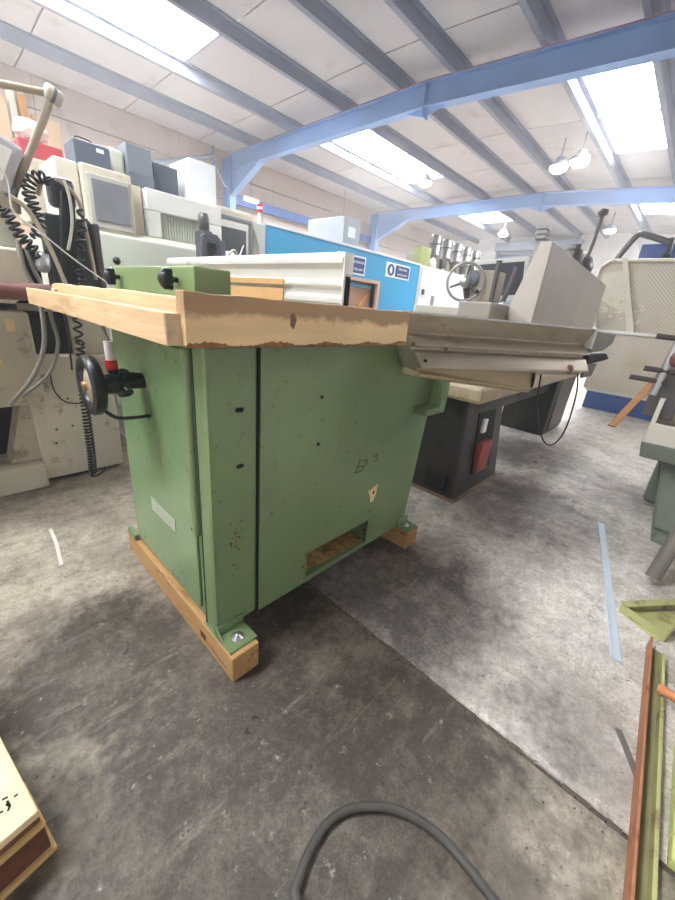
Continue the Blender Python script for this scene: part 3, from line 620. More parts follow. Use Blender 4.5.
# ---- white cabinet and multi-spindle row
wcab = thing('white_cabinet', 'plain white control cabinet standing at the right end of the blue enclosure', 'cabinet', (6.0, 3.8, 0))
bx('body', (5.45, 7.55), (3.5, 3.84), (0, 1.72), WHITE, wcab, .01)
bx('door', (5.50, 6.5), (3.488, 3.5), (.1, 1.68), mat('white_door', (224, 222, 220), 0.5), wcab, .003)
bx('door', (6.52, 7.5), (3.488, 3.5), (.1, 1.68), mat('white_door', (224, 222, 220)), wcab, .003)
bx('handle', (5.58, 5.64), (3.47, 3.49), (1.3, 1.38), DSTEEL, wcab); bx('label_strip', (5.9, 6.0), (3.48, 3.49), (1.12, 1.3), GREYM, wcab)
ms = thing('spindle_bank', 'row of five grey spindle motors on a beam above the white cabinet', 'machine', (7.2, 4.4, 0))
bx('column', (7.0, 8.0), (4.2, 4.6), (0, 1.9), WHITEG, ms, .01)
bx('beam', (6.1, 8.3), (4.05, 4.25), (1.78, 2.0), mat('beam_yellowish', (140, 136, 116), 0.5), ms, .01)
bx('yellow_cover', (6.02, 6.35), (3.9, 4.05), (1.80, 2.08), mat('yellow_green_cover', (140, 144, 84), 0.5), ms, .01)
MB().revolve([(0, 0), (.1, 0), (.11, .03), (0, .05)], (6.5, 3.95, 1.86), (0, -1, 0), 14).build('white_disc', WHITE, ms)
for q in range(5):
    x = 6.6+q*.42
    s_ = MB().revolve([(0, .42), (.08, .41), (.1, .38), (.1, .12), (.12, .1), (.12, .05), (.07, .04), (.07, -.08), (0, -.08)], (x, 4.0, 1.93), (0, 0, 1), 14).build('spindle_motor', mat('spindle_silver', (120, 114, 112), 0.35, 0.5, 0.15, 10), ms)
    MB().ring((x, 4.0, 2.2), (0, 0, 1), .1, .012, 16, 6).build('motor_band', DSTEEL, s_)
    MB().tube([(x, 4.0, 1.86), (x, 4.0, 1.68)], .03, 8).build('spindle_nose', WHITE, s_)
sm_ = thing('screen_unit', 'white framed control monitor with dark screen between levers and splash guard', 'monitor', (5.0, 1.95, 0))
bx('stand', (5.15, 5.35), (1.95, 2.2), (0, 1.15), GREYM, sm_, .01)
Mr = Matrix.Translation((4.85, 1.93, 1.24)) @ Matrix.Rotation(math.radians(-58), 4, 'Z') @ Matrix.Rotation(math.radians(-8), 4, 'Y')
MB().box((-.3, .3), (0, .1), (0, .46), Mr).build('housing', WHITE, sm_, .015)
MB().box((-.25, .25), (-.006, .0), (.05, .41), Mr).build('screen', GLASSK, sm_, .002)

# ================================================================ RIGHT: white press machine with perforated guards
pm = thing('guarded_press', 'cream machine with perforated guard panels and blue skirt at the right', 'machine', (6.6, .2, 0))
bx('body', (6.06, 7.6), (-1.6, .95), (.24, 1.0), CREAM, pm, .01)
bx('skirt', (6.0, 7.6), (-1.65, .90), (0, .23), BLUED, pm, .006)
bx('skirt_lip', (5.98, 6.1), (-1.65, .92), (.232, .262), WHITEG, pm, .003)
bx('guard_panel', (6.0, 6.03), (-1.65, .96), (.262, .985), PERF, pm, .004)
bx('guard_rail', (5.97, 6.06), (-1.65, 1.02), (.985, 1.02), WHITE, pm, .004)
ug = MB(); ug.prism([(-1.65, 1.02), (1.03, 1.02), (1.22, 1.55), (1.20, 1.78), (1.10, 1.83), (-1.65, 1.83)], 'x', 6.02, 6.06); ug.build('guard_panel', PERF, pm, .004)
fr = MB(); fr.tube([(6.0, 1.04, 1.03), (6.0, 1.20, 1.55), (6.0, 1.19, 1.75), (6.0, 1.10, 1.82), (6.0, -1.6, 1.82)], .022, 8); fr.build('guard_frame', CREAM, pm)
sd_ = MB(); sd_.prism([(.62, 1.02), (.70, 1.02), (1.0, 1.85), (.94, 1.85)], 'x', 5.975, 6.0); sd_.build('diagonal_strut', CREAM, pm, .003)
sp2 = MB(); sp2.prism([(.78, 1.22), (1.14, 1.40), (1.14, 1.68), (.88, 1.72), (.82, 1.45)], 'x', 5.995, 6.012); sp2.build('blank_plate', CREAM, pm)
# stained smears where cleaner dried on the mesh
random.seed(4); sm2 = MB()
for q in range(40):
    y = random.gauss(.72, .12); z = random.gauss(1.22, .05); r_ = random.uniform(.008, .035)
    sm2.prism([(y+math.cos(a)*r_*random.uniform(.5, 1), z+math.sin(a)*r_*random.uniform(.4, .9)) for a in (0, 1, 2, 3, 4, 5.2)], 'x', 6.012, 6.0195)
tag(sm2.build('dried_paint_smears', mat('smear_cream', (222, 214, 196), .6), pm), kind='stuff')
bx('top_housing', (6.4, 7.4), (-1.6, .90), (1.0, 2.06), BLUED, pm, .01)
ar = MB(); ar.tube([(6.3, 1.12, 1.83), (6.3, 1.08, 1.93), (6.3, .97, 2.14), (6.3, .87, 2.14), (6.3, .62, 2.05)], .035, 10, 4); ar = ar.build('swing_arm', DSTEEL, pm)
kj = MB(); kj.tube([(6.3, .62, 2.10), (6.3, .60, 1.94)], .03, 8); kj.revolve([(0, -.04), (.04, -.03), (.05, .0), (0, .04)], (6.3, .61, 1.92), (0, 0, 1), 12); kj.build('arm_head', BLACK, ar)

pk = MB(); A = Vector((5.06, .42, 0.0)); B = Vector((5.86, .12, .80)); d = (B-A); wv = Vector((0.0, .035, 0)); tv = d.cross(wv).normalized()*.012
A.z += .012
pk.add([A-wv-tv, A+wv-tv, A+wv+tv, A-wv+tv, B-wv-tv, B+wv-tv, B+wv+tv, B-wv+tv], [(0, 1, 2, 3), (4, 5, 6, 7), (0, 1, 5, 4), (1, 2, 6, 5), (2, 3, 7, 6), (3, 0, 4, 7)])
tag(pk.build('timber_plank', mat('pale_orange_timber', (206, 150, 92), 0.7, 0, 0.12, 10, 0.2, 40, (150, 96, 52), .2, 6), None, .002), 'narrow brown timber plank leaning on the machine with the blue skirt', 'plank')

# ================================================================ RIGHT EDGE: grey-green machine with tray
rm = thing('grey_green_machine', 'grey-green machine with pale lined tray at the right edge', 'machine', (2.75, -.3, 0))
ty = MB()
ty.hexa([(2.36, -.45, .42), (2.95, -.45, .42), (2.95, .04, .42), (2.36, .04, .42)], [(2.34, -.45, .50), (2.98, -.45, .50), (2.98, .055, .50), (2.34, .055, .50)])
t0 = ty.build('tray_front', GGREY, rm, .004)
wz = MB(); wz.box((2.35, 2.37), (-.45, .05), (.50, .60)); wz.box((2.37, 2.97), (.03, .05), (.50, .72)); wz.box((2.95, 2.97), (-.45, .05), (.5, .72)); wz.box((2.37, 2.97), (-.45, .05), (.498, .505)); wz.build('tray_lining', PALEIN, t0, .003)
bx('tray_divider', (2.66, 2.675), (-.45, .03), (.505, .62), PALEIN, t0, .002)
MB().hexa([(2.42, -.8, .05), (2.9, -.8, .05), (2.9, -.11, .05), (2.42, -.13, .05)], [(2.5, -.8, .42), (2.9, -.8, .42), (2.9, -.045, .42), (2.5, -.05, .42)]).build('column', GGREY, rm, .01)
ft = MB(); ft.hexa([(2.36, -.3, 0), (2.80, -.3, 0), (2.80, -.115, 0), (2.36, -.135, 0)], [(2.38, -.3, .05), (2.79, -.3, .05), (2.79, -.12, .05), (2.38, -.145, .05)]); ft = ft.build('foot', GGREY, rm, .01)
MB().revolve([(.022, 0), (.022, .02), (.012, .02), (.012, .05), (0, .05)], (2.50, -.165, .05), (0, 0, 1), 8).build('levelling_bolt', DSTEEL, ft)
bx('head', (2.5, 3.3), (-1.0, -.02), (.72, .95), GGREY, rm, .02)
bx('rear_column', (2.95, 3.3), (-1.0, -.05), (0.0, .72), GGREY, rm, .02)
lv = MB(); lv.tube([(2.38, .085, .73), (2.38, .068, .98), (2.38, .02, 1.10)], .018, 10); lv.build('lever_shaft', BRIGHT, rm)
for (y, z, L_) in ((.12, .80, .14), (.10, .85, .10), (.10, 1.0, .10)):
    lq = MB(); lq.tube([(2.38, y-.07, z-.005), (2.36, y+L_*.55, z)], .011, 8, r2=.013); lq.build('lever_handle', mat('dark_handle', (70, 60, 56), 0.4), rm)
MB().revolve([(0, .0), (.04, .005), (.045, .04), (0, .05)], (2.36, .03, .91), (-1, 0, 0), 14).build('clamp_disc', mat('maroon_disc', (112, 72, 68), 0.4), rm)
MB().box((2.40, 2.46), (-.02, .10), (.62, .86), Matrix.Translation((0, .0, 0))).build('slide_block', DSTEEL, rm, .004)
tl = MB(); tl.tube([(1.92, -.172, .03), (2.02, -.20, .30), (2.12, -.23, .56)], .028, 14); 
tag(tl.build('steel_tube', mat('grey_tube', (118, 112, 104), 0.45, 0.2, 0.08, 8), None), 'thick grey steel tube leaning down to the floor at the right edge', 'tube')

# ================================================================ FLOOR ITEMS
zs = MB()
def strip(m_, a, b, wdt, h, z0=0.0):
    a = Vector((a[0], a[1], z0)); b = Vector((b[0], b[1], z0)); d = (b-a).normalized(); n_ = Vector((-d.y, d.x, 0))*wdt/2; u = Vector((0, 0, h))
    m_.add([a-n_, b-n_, b+n_, a+n_, a-n_+u, b-n_+u, b+n_+u, a+n_+u], [(3, 2, 1, 0), (4, 5, 6, 7), (0, 1, 5, 4), (1, 2, 6, 5), (2, 3, 7, 6), (3, 0, 4, 7)]); return m_
strip(zs, (2.34, .078), (1.315, -.13), .028, .006); strip(zs, (2.34, .093), (1.315, -.115), .004, .014)
tag(zs.build('zinc_angle_strip', STRIPW, None, .001), 'long pale zinc angle strip lying on the floor at right', 'metal strip')
ss = MB(); strip(ss, (1.055, -.168), (.95, -.222), .016, .004); tag(ss.build('steel_offcut', mat('dull_steel', (130, 124, 120), 0.4, 0.4), None, .001), 'short dull grey steel offcut beside the rusty channel', 'metal strip')
# lime bracket
lb = thing('lime_bracket', 'dirty lime-green triangular steel bracket on the floor at the right edge', 'bracket', (1.66, -.2, 0))
strip(MB(), (1.60, -.105), (1.86, -.31), .03, .006, .035).build('top_flange', LIME, lb, .002)
q_ = MB(); q_.prism([(1.60, -.10), (1.53, -.225), (1.62, -.25), (1.86, -.32), (1.80, -.30)], 'z', .0, .008); q_.build('base_web', LIME, lb, .002)
q_ = MB(); strip(q_, (1.60, -.10), (1.545, -.24), .008, .035); strip(q_, (1.55, -.238), (1.66, -.262), .01, .05); strip(q_, (1.60, -.102), (1.86, -.308), .006, .035); q_.build('side_web', LIME, lb, .002)
# rusty / lime channel
ch = thing('steel_channel', 'long open steel channel, rusty orange edge and lime inside, lower right', 'channel', (1.05, -.24, 0))
strip(MB(), (1.475, -.198), (.40, -.238), .006, .045).build('rusty_flange', mat('rusty_orange', (172, 116, 82), 0.7, 0, 0.18, 10, 0.2, 40, (124, 70, 40), .25, 10), ch, .001)
strip(MB(), (1.47, -.218), (.40, -.254), .034, .006).build('channel_web', mat('dirty_lime_web', (136, 132, 92), 0.7, 0, 0.2, 8, 0.2, 40, (96, 84, 56), .3, 6), ch, .001)
strip(MB(), (1.44, -.236), (.40, -.272), .008, .032).build('lime_flange', LIME, ch, .001)
rs = MB(); rs.tube([(1.235, -.226, .052), (1.20, -.42, .075)], .014, 10); tag(rs.build('wooden_rod', mat('orange_wood_rod', (206, 134, 84), 0.6), None), 'orange wooden rod resting across the rusty channel at the right edge', 'rod')
pt = thing('lime_plate', 'lime-green plate with two dark knobs beside the rusty channel', 'plate', (.92, -.36, 0))
for (x0, x1) in ((.985, 1.115), (.86, .98), (.80, .855)):
    MB().box((x0, x1), (-.5, -.283), (.0, .03)).build('plate', LIMEP, pt, .004)
for x in (.99, .905):
    MB().revolve([(.012, 0), (.012, .012), (.022, .018), (.024, .03), (.012, .04), (0, .042)], (x, -.325, .03), (0, 0, 1), 14).build('knob', mat('brown_knob', (58, 46, 38), 0.4), pt)
    MB().tube([(x+.005, -.325, .036), (x+.03, -.288, .036)], .003, 6).build('knob_rod', DSTEEL, pt)
# hose
hs = MB(); hs.tube([(.20, -.02, .012), (.215, .10, .012), (.233, .206, .012), (.253, .224, .012), (.293, .238, .012), (.34, .243, .012), (.387, .231, .012), (.426, .203, .012), (.46, .167, .012), (.485, .12, .012), (.498, .068, .012), (.498, .013, .012), (.49, -.05, .012), (.47, -.2, .012)], .0088, 12, 8)
tag(hs.build('rubber_hose', mat('dusty_hose', (74, 71, 66), 0.5, 0, 0.15, 20), None), 'dusty black rubber hose looping on the floor at the bottom', 'hose')
# pallet bottom left
pa = thing('pallet', 'corner of a wooden pallet with pen numbers, bottom left of the floor', 'pallet', (-.35, .8, 0))
Mp = Matrix.Translation((-.045, .579, 0)) @ Matrix.Rotation(math.radians(9), 4, 'Z')
PWD = woodmat('pallet_plywood', (232, 206, 168), (204, 170, 124), (3, 1, 3), .15, 4); PW2 = woodmat('pallet_board', (206, 170, 110), (140, 100, 50), (1, 3, 3), .2, 5)
MB().box((-.62, -.004), (.004, .60), (.112, .13), Mp).build('top_board', PWD, pa, .002)
MB().box((-.62, -.001), (.0, .10), (.082, .095), Mp).build('deck_board', PW2, pa, .002)
MB().box((-.62, -.004), (.16, .26), (.082, .112), Mp).build('deck_board', PW2, pa, .002)
MB().box((-.62, -.006), (.006, .09), (.095, .112), Mp).build('deck_board', mat('dark_board', (116, 78, 44), 0.8, 0, .2, 10), pa, .002)
MB().box((-.14, -.004), (.004, .09), (.012, .082), Mp).build('block', mat('brown_block', (104, 62, 40), 0.8, 0, .25, 12, .3, 50, (70, 40, 26), .3, 8), pa, .003)
MB().box((-.62, -.16), (.004, .09), (.012, .082), Mp).build('block', MATS['brown_block'], pa, .003)
MB().box((-.14, -.004), (.3, .40), (.012, .112), Mp).build('block', MATS['brown_block'], pa, .003)
MB().box((-.62, .002), (-.003, .10), (.0, .012), Mp).build('bottom_board', PW2, pa, .002)
MB().box((-.14, .002), (.10, .60), (.0, .012), Mp).build('bottom_board', PW2, pa, .002)
pn = MB()
def pst(a, b, wd=.0022):
    A_ = Vector((a[0], a[1], .1302)); B_ = Vector((b[0], b[1], .1302)); d = (B_-A_).normalized(); n_ = Vector((-d.y, d.x, 0))*wd; u = Vector((0, 0, .0006))
    pn.add([A_-n_, B_-n_, B_+n_, A_+n_, A_-n_+u, B_-n_+u, B_+n_+u, A_+n_+u], [(3, 2, 1, 0), (4, 5, 6, 7), (0, 1, 5, 4), (1, 2, 6, 5), (2, 3, 7, 6), (3, 0, 4, 7)])
def gpx(x, y):   # point of the pallet top seen at a photo position
    d = R3 @ Vector((x-337.5, 450-y, -365)); t = (.1302-1.0)/d.z; return (d.x*t, d.y*t)
for seg in (((2, 800), (8, 797)), ((7, 801), (10, 806)), ((10, 806), (6, 804)), ((10, 806), (8, 811)), ((14, 797), (18, 794)), ((0, 813), (3, 811))):
    pst(gpx(*seg[0]), gpx(*seg[1]), .0018)
pn.build('pen_numbers', INK, pa)
# chalk scratch
ck = MB(); cp = smoothpath([(.168, 1.77, 0), (.166, 1.70, 0), (.163, 1.63, 0), (.155, 1.55, 0), (.148, 1.48, 0)], 4)
for i in range(len(cp)-1): strip(ck, cp[i], cp[i+1], .012, .0006)
tag(ck.build('chalk_mark', mat('chalk', (200, 194, 184), .9), floor), kind='stuff')

# ================================================================ LEFT: near machine A
ma = thing('turning_centre', 'large cream turning centre at the far left with hoses and dark chip bay', 'machine', (-.4, 2.8, 0))
bx('base', (-1.8, .25), (2.20, 3.3), (.0, .13), CREAM, ma, .01)
bx('right_foot', (.25, .62), (2.25, 3.3), (.02, .66), CREAM, ma, .01)
bx('chip_bay', (-1.8, .25), (2.45, 3.3), (.13, .45), DARKHOLE, ma, 0)
bx('base_gap', (.0, .60), (2.29, 3.3), (.0, .02), DARKHOLE, ma, 0)
bx('middle_body', (-1.8, .30), (2.15, 3.3), (.45, .86), CREAMD, ma, .01)
mbx = ma
MB().prism([(.13, .13), (.25, .13), (.25, .45), (.22, .45)], 'y', 2.28, 2.46).build('foot_wedge', CREAMD, ma)
bx('sticker', (.215, .245), (2.147, 2.15), (.78, .83), PAPER, ma, 0)
bx('sticker', (.125, .175), (2.147, 2.15), (.635, .66), PAPER, ma, 0)
bx('dark_recess', (.30, .47), (2.30, 3.3), (.66, .90), mat('recess_black', (34, 34, 36), .7, 0, .3, 20), ma, 0)
bx('right_panel', (.47, .64), (2.26, 3.3), (.66, .86), CREAM, ma, .006)
bx('ledge', (.28, .66), (2.26, 3.3), (.86, .89), CREAMD, ma, .003)
MB().prism([(-1.8, .90), (.24, .90), (.32, .96), (.285, 1.10), (-1.8, 1.10)], 'y', 1.98, 2.5).build('chute', CREAM, ma, .01)
bx('dark_gap', (-1.8, .40), (2.3, 3.3), (.88, 1.12), DARKHOLE, ma, 0)
MB().prism([(-1.8, 1.10), (.30, 1.10), (.30, 1.20), (.255, 1.42), (-1.8, 1.50)], 'y', 2.05, 3.2).build('upper_cover', WHITEG, ma, .01)
for q in range(5): MB().revolve([(.006, 0), (.005, .004), (0, .005)], (.36+random.uniform(-.08, .2), 2.25, .30+random.uniform(-.1, .2)), (0, -1, 0), 8).build('screw', DSTEEL, ma)
# control housing with cable loom
cc = thing('control_loom', 'black control housing and cable loom hanging beside the cream turning centre', 'control box', (.46, 2.15, .9))
bx('housing', (.415, .585), (2.12, 2.26), (.90, 1.26), mat('loom_housing', (58, 64, 66), .5, 0, .15, 10), cc, .01)
bx('side_strip', (.585, .61), (2.10, 2.25), (.98, 1.25), mat('brownish_strip', (92, 82, 84), .5), cc, .006)
MB().box((-.02, .03), (-.03, .03), (-.22, .14), Matrix.Translation((.47, 2.05, 1.20)) @ Matrix.Rotation(.12, 4, 'Y')).build('handset', BLACK, cc, .012)
MB().box((-.04, .05), (-.03, .05), (-.06, .05), Matrix.Translation((.475, 2.08, 1.34))).build('handset_head', mat('dk', (60, 62, 70), .3), cc, .02)
bx('bracket_foot', (.42, .52), (2.10, 2.28), (.885, .905), DSTEEL, cc)
def gy(x, y, Y0):
    d = R3 @ Vector((x-337.5, 450-y, -365)); t = Y0/d.y; return Vector((d.x*t, Y0, 1.0+d.z*t))
def path(pts, Y0): return [gy(p[0], p[1], p[2] if len(p) > 2 else Y0) for p in pts]
MB().coil(path([(0, 206), (12, 222), (22, 238), (34, 250), (42, 262)], 1.95), .018, .0055, 9).build('coiled_cable', BLACK, cc)
MB().coil(path([(36, 238), (40, 222), (33, 205), (28, 190), (34, 178), (46, 178), (50, 184)], 2.0), .018, .0056, 15).build('coiled_cable', BLACK, cc)
MB().coil(path([(82, 210), (82, 235), (79, 262), (80, 290), (77, 318), (80, 345)], 2.0), .015, .0052, 14).build('coiled_cable', BLACK, cc)
MB().coil(path([(80, 340), (82, 380), (87, 420), (91, 450), (93, 472)], 2.08), .0155, .0056, 36, grow=.82).build('coiled_cable', BLACK, cc)
MB().tube(path([(93, 470), (92, 476), (98, 475), (106, 468)], 2.1), .006, 8, 5).build('cable_tail', BLACK, cc)
MB().tube(path([(10, 196), (24, 206), (38, 225), (52, 252), (62, 275), (72, 300)], 1.9), .0075, 10, 6).build('beige_conduit', HOSEB, cc)
MB().tube(path([(38, 195), (42, 182), (52, 178), (64, 184), (78, 200), (84, 222), (90, 250), (96, 280)], 2.02), .0075, 10, 6).build('beige_conduit', HOSEB, cc)
MB().tube(path([(0, 168), (8, 182), (14, 212), (40, 232), (75, 260), (112, 286)], 1.85), .003, 8, 6).build('white_cable', CABW, cc)
MB().tube(path([(18, 240), (24, 268), (36, 292), (42, 312), (44, 345), (34, 375), (10, 405)], 1.95), .0085, 10, 6).build('grey_hose', HOSEG, cc)
MB().tube(path([(26, 248), (34, 270), (44, 290), (52, 320), (58, 345), (48, 375), (22, 396)], 2.0), .0075, 10, 6).build('grey_hose', HOSEG, cc)
MB().tube(path([(46, 250), (52, 275), (56, 300), (66, 322), (72, 370)], 1.98), .004, 8, 6).build('thin_cable', BLACK, cc)
MB().tube(path([(50, 372), (54, 390), (66, 402), (84, 403), (94, 398)], 2.05), .003, 8, 6).build('thin_cable', BLACK, cc)
MB().tube(path([(64, 180), (70, 200), (72, 225), (68, 250)], 2.0), .006, 8, 6).build('white_cable', CABW, cc)
cn = MB().revolve([(0, 0), (.022, .005), (.026, .05), (.018, .07), (0, .075)], gy(42, 252, 1.95), (-.1, 0, -1), 12).build('cable_connector', mat('silver_connector', (176, 178, 180), .3, .5), cc)
# operator arm
oa = thing('operator_arm', 'beige tubular operator arm with round elbow joint rising at upper left', 'arm', gy(14, 192, 2.05))
MB().tube([gy(14, 192, 2.05), gy(50, 103, 2.0)], .0125, 14).build('arm_tube', HOSEB, oa)
MB().tube([gy(52, 94, 2.0), gy(2, 84, 2.0), gy(-60, 72, 2.0)], .0115, 14).build('arm_tube', HOSEB, oa)
j_ = MB(); j_.revolve([(0, -.028), (.02, -.027), (.026, -.019), (.026, .019), (.02, .027), (0, .028)], gy(53, 95, 2.0), (1, .1, -.35), 18); j_ = j_.build('elbow_joint', mat('pale_joint', (206, 198, 184), .4), oa)
MB().revolve([(.0265, -.005), (.027, 0), (.0265, .005)], gy(53, 95, 2.0), (1, .1, -.35), 18).build('joint_ring', mat('grey_ring', (124, 124, 134), .4), j_)
MB().revolve([(0, -.02), (.018, -.016), (.022, .01), (.014, .026), (0, .028)], gy(11, 193, 2.03), (.2, 0, 1), 14).build('base_joint', GREYM, oa)
MB().revolve([(.028, 0), (.028, .03), (.018, .06), (.013, .08)], gy(12, 212, 2.05), (.1, 0, 1), 14).build('socket', HOSEB, oa)
Mo = Matrix.Translation(gy(-6, 160, 2.0)) @ Matrix.Rotation(math.radians(-8), 4, 'Z') @ Matrix.Rotation(math.radians(24), 4, 'Y')
pn_ = MB().box((-.35, .06), (0, .10), (-.08, .09), Mo).build('operator_panel', mat('panel_housing', (196, 194, 196), .5), oa, .012)
MB().box((-.30, .035), (-.004, 0), (-.05, .06), Mo).build('panel_face', WHITE, pn_, .002)

# ---- machine B: white machining centre behind, with hood, monitor housing
mb2 = thing('machining_centre', 'white machining centre with grey-screened control and hood, behind the saw on the left', 'machine', (1.5, 3.6, 0))
MB().prism([(3.0, 0), (3.0, 1.34), (4.4, 1.34), (4.4, 0)], 'x', .70, 1.84).build('body', WHITEG, mb2, .01)
MB().prism([(2.86, .2), (2.9, 1.30), (3.0, 1.345), (3.0, .2)], 'x', .80, 1.84).build('front_cover', WHITEG, mb2, .01)
MB().revolve([(.0, .04), (.018, .035), (.024, .015), (.02, 0)], gy(117, 261, 2.88), (-.4, -1, 0), 14).build('black_knob', BLACK, mb2)
ch_ = MB().box((.79, 1.065), (2.92, 3.25), (1.25, 1.655)).build('control_housing', CREAM, mb2, .008)
bz = MB(); bz.box((.815, 1.045), (2.912, 2.92), (1.33, 1.61)); bz.build('bezel', mat('grey_bezel', (190, 186, 180), .5), ch_, .003)
bx('screen', (.835, 1.03), (2.906, 2.912), (1.37, 1.585), mat('grey_screen', (132, 132, 138), .35), ch_, .001)
bx('side_column', (.665, .785), (2.95, 3.3), (1.1, 1.655), CREAM, mb2, .01)
bx('linking_panel', (1.068, 1.16), (3.02, 3.3), (1.3, 1.63), CREAM, mb2, .006)
hd = MB(); hd.box((1.17, 1.73), (2.98, 3.5), (1.50, 1.63)); hd.box((1.17, 1.26), (2.98, 3.5), (1.34, 1.50)); hd.box((1.60, 1.73), (2.98, 3.5), (1.34, 1.50)); hd.build('hood', WHITE, mb2, .008)
bx('hood_window', (1.26, 1.60), (3.02, 3.05), (1.34, 1.50), mat('louvre_grey', (196, 194, 182), .6), mb2, 0)
for q in range(17): bx('louvre', (1.263+q*.02, 1.273+q*.02), (3.005, 3.02), (1.345, 1.495), WHITEG, mb2, 0)
# things standing on machine B
def P3(x, y, Y0): return gy(x, y, Y0)
wb = bx('white_carton', (1.545, 1.76), (3.10, 3.42), (1.635, 1.92), SIGNW, None, .006); tag(wb, 'tall plain white box standing on the white machine hood', 'box')
gc = thing('switch_cabinet', 'grey-blue switch cabinet standing between the dark case and the white box', 'cabinet', (1.17, 3.2, 1.6))
bx('body', (1.10, 1.26), (3.05, 3.3), (1.632, 1.865), GREYM, gc, .004); bx('lower_step', (1.10, 1.255), (3.035, 3.05), (1.632, 1.71), mat('grey_step', (112, 118, 128), .5), gc, .003)
bx('side_motor', (1.0, 1.095), (3.08, 3.2), (1.66, 1.82), WHITEG, gc, .02)
dc = bx('dark_carton', (1.30, 1.48), (3.15, 3.35), (1.635, 1.83), SLATE, None, .004); tag(dc, 'dark slate box half hidden left of the white box', 'box')
cs = thing('tool_case', 'dark slate carrying case with small label and handle on top of the white machine', 'case', (.87, 3.15, 1.66))
bx('shell', (.79, .985), (3.0, 3.2), (1.657, 1.785), SLATE, cs, .008); bx('case_label', (.91, .95), (2.998, 3.0), (1.745, 1.765), SIGNW, cs, 0)
MB().tube([(.83, 3.1, 1.80), (.84, 3.1, 1.82), (.91, 3.1, 1.815), (.92, 3.1, 1.795)], .004, 6, 4).build('handle', RUBBER, cs)
rb_ = bx('red_crate', (.60, .83), (3.40, 3.62), (1.70, 1.80), PINKRED, None, .006); tag(rb_, 'faded red plastic crate behind the beige control column', 'crate')
rbb = MB().box((.58, .84), (3.35, 3.7), (1.34, 1.70)).build('rear_unit', CREAMD, mb2, .01)
bg = MB(); random.seed(9)
pts = []; nn = 14; vv = []; ff = []
for i in range(nn+1):
    for j in range(8+1):
        u = i/nn; v = j/8; r_ = .8+.25*random.random()
        a = u*2*math.pi; e = (v-.5)*math.pi
        vv.append((.69+.10*math.cos(a)*math.cos(e)*r_, 3.50+.08*math.sin(a)*math.cos(e)*r_, 1.868+.068*math.sin(e)*(.85+.15*r_)))
for i in range(nn):
    for j in range(8): ff.append((i*9+j, ((i+1) % nn)*9+j, ((i+1) % nn)*9+j+1, i*9+j+1))
tag(bg.add(vv, ff).build('crumpled_sack', mat('off_white_sack', (214, 204, 196), .8), None), 'crumpled off-white sack heaped on the faded red crate', 'sack')
rk = thing('rear_rack', 'tan timber and cardboard rack standing behind the operator arm', 'rack', (.5, 4.8, 0))
def upr(px0, px1, ytop, m_, Y0):
    a_ = gy(px0, ytop, Y0); b_ = gy(px1, ytop, Y0); bx('upright', (a_.x, b_.x), (Y0, Y0+.1), (0, a_.z), m_, rk, .004)
upr(-30, 2, 84, TAN, 4.6); upr(6, 13, 88, WHITEG, 4.62); upr(17, 24, 92, mat('ochre_post', (186, 140, 92), .7), 4.6)
bx('shelf_board', (-.6, 1.2), (4.6, 5.1), (2.0, 2.04), mat('tan_board', (186, 160, 138), .8), rk, .003)
bx('back_board', (-.6, .78), (5.1, 5.14), (0, 2.9), mat('pink_board', (206, 176, 158), .8), rk, .003)
a_ = gy(27, 100, 4.75); b_ = gy(56, 112, 4.75)
bx('cardboard_box', (a_.x, b_.x), (4.7, 5.05), (2.04, a_.z-.1), TAN, rk, .004)
# wall bracket near column
wb_ = thing('conduit_bracket', 'grey conduit rail and strut fixed to the blue column', 'bracket', (5.9, 9.6, 3.2))
MB().tube([gy(146, 164, 9.5), gy(214, 155, 9.5)], .05, 8).build('rail', GREYM, wb_)
MB().tube([gy(213, 146, 9.5), gy(213, 166, 9.5)], .03, 8).build('upright', GREYM, wb_)
MB().tube([gy(214, 160, 9.5), gy(222, 180, 9.6), gy(231, 193, 9.7)], .03, 8).build('strut', GREYM, wb_)

# ---- machine C: cream machine with dark window between hood and blue enclosure
mc = thing('windowed_machine', 'cream machine with black viewing window left of the blue enclosure', 'machine', (2.2, 3.9, 0))
bx('body', (1.86, 2.35), (3.45, 4.4), (0, 1.75), CREAM, mc, .03)
bx('frame_strip', (1.92, 2.32), (3.43, 3.45), (1.655, 1.68), GREYM, mc, .003)
bx('frame_strip', (2.30, 2.325), (3.43, 3.45), (1.2, 1.655), GREYM, mc, .003)
bx('window_frame', (1.87, 2.27), (3.425, 3.45), (1.20, 1.64), WHITE, mc, .01)
bx('black_window', (1.91, 2.24), (3.418, 3.43), (1.24, 1.585), mat('black_window_glass', (48, 48, 56), .2), mc, .004)
tvc = thing('bench_drill', 'small dark bench drill head in front of the black viewing window', 'drill', (1.5, 2.72, 0))
bx('stand', (1.34, 1.62), (2.6, 2.85), (0, 1.22), SLATE, tvc, .01)
DG = mat('drill_grey', (84, 84, 92), .4, .2)
bx('head', (1.385, 1.455), (2.62, 2.75), (1.22, 1.40), DG, tvc, .012)
MB().revolve([(0, .12), (.03, .115), (.036, .09), (.036, .0), (0, 0)], (1.42, 2.68, 1.39), (0, 0, 1), 12).build('motor', mat('drill_grey2', (104, 102, 102), .4, .3), tvc)
MB().prism([(1.345, 1.22), (1.355, 1.36), (1.38, 1.38), (1.46, 1.38), (1.485, 1.36), (1.495, 1.22), (1.465, 1.22), (1.45, 1.32), (1.39, 1.32), (1.375, 1.22)], 'y', 2.58, 2.62).build('yoke', DG, tvc, .004)
MB().tube([(1.53, 2.66, 1.22), (1.53, 2.66, 1.43)], .01, 8).build('lever', WHITE, tvc)
bx('switch_box', (1.50, 1.56), (2.64, 2.75), (1.22, 1.36), SLATE, tvc, .006)
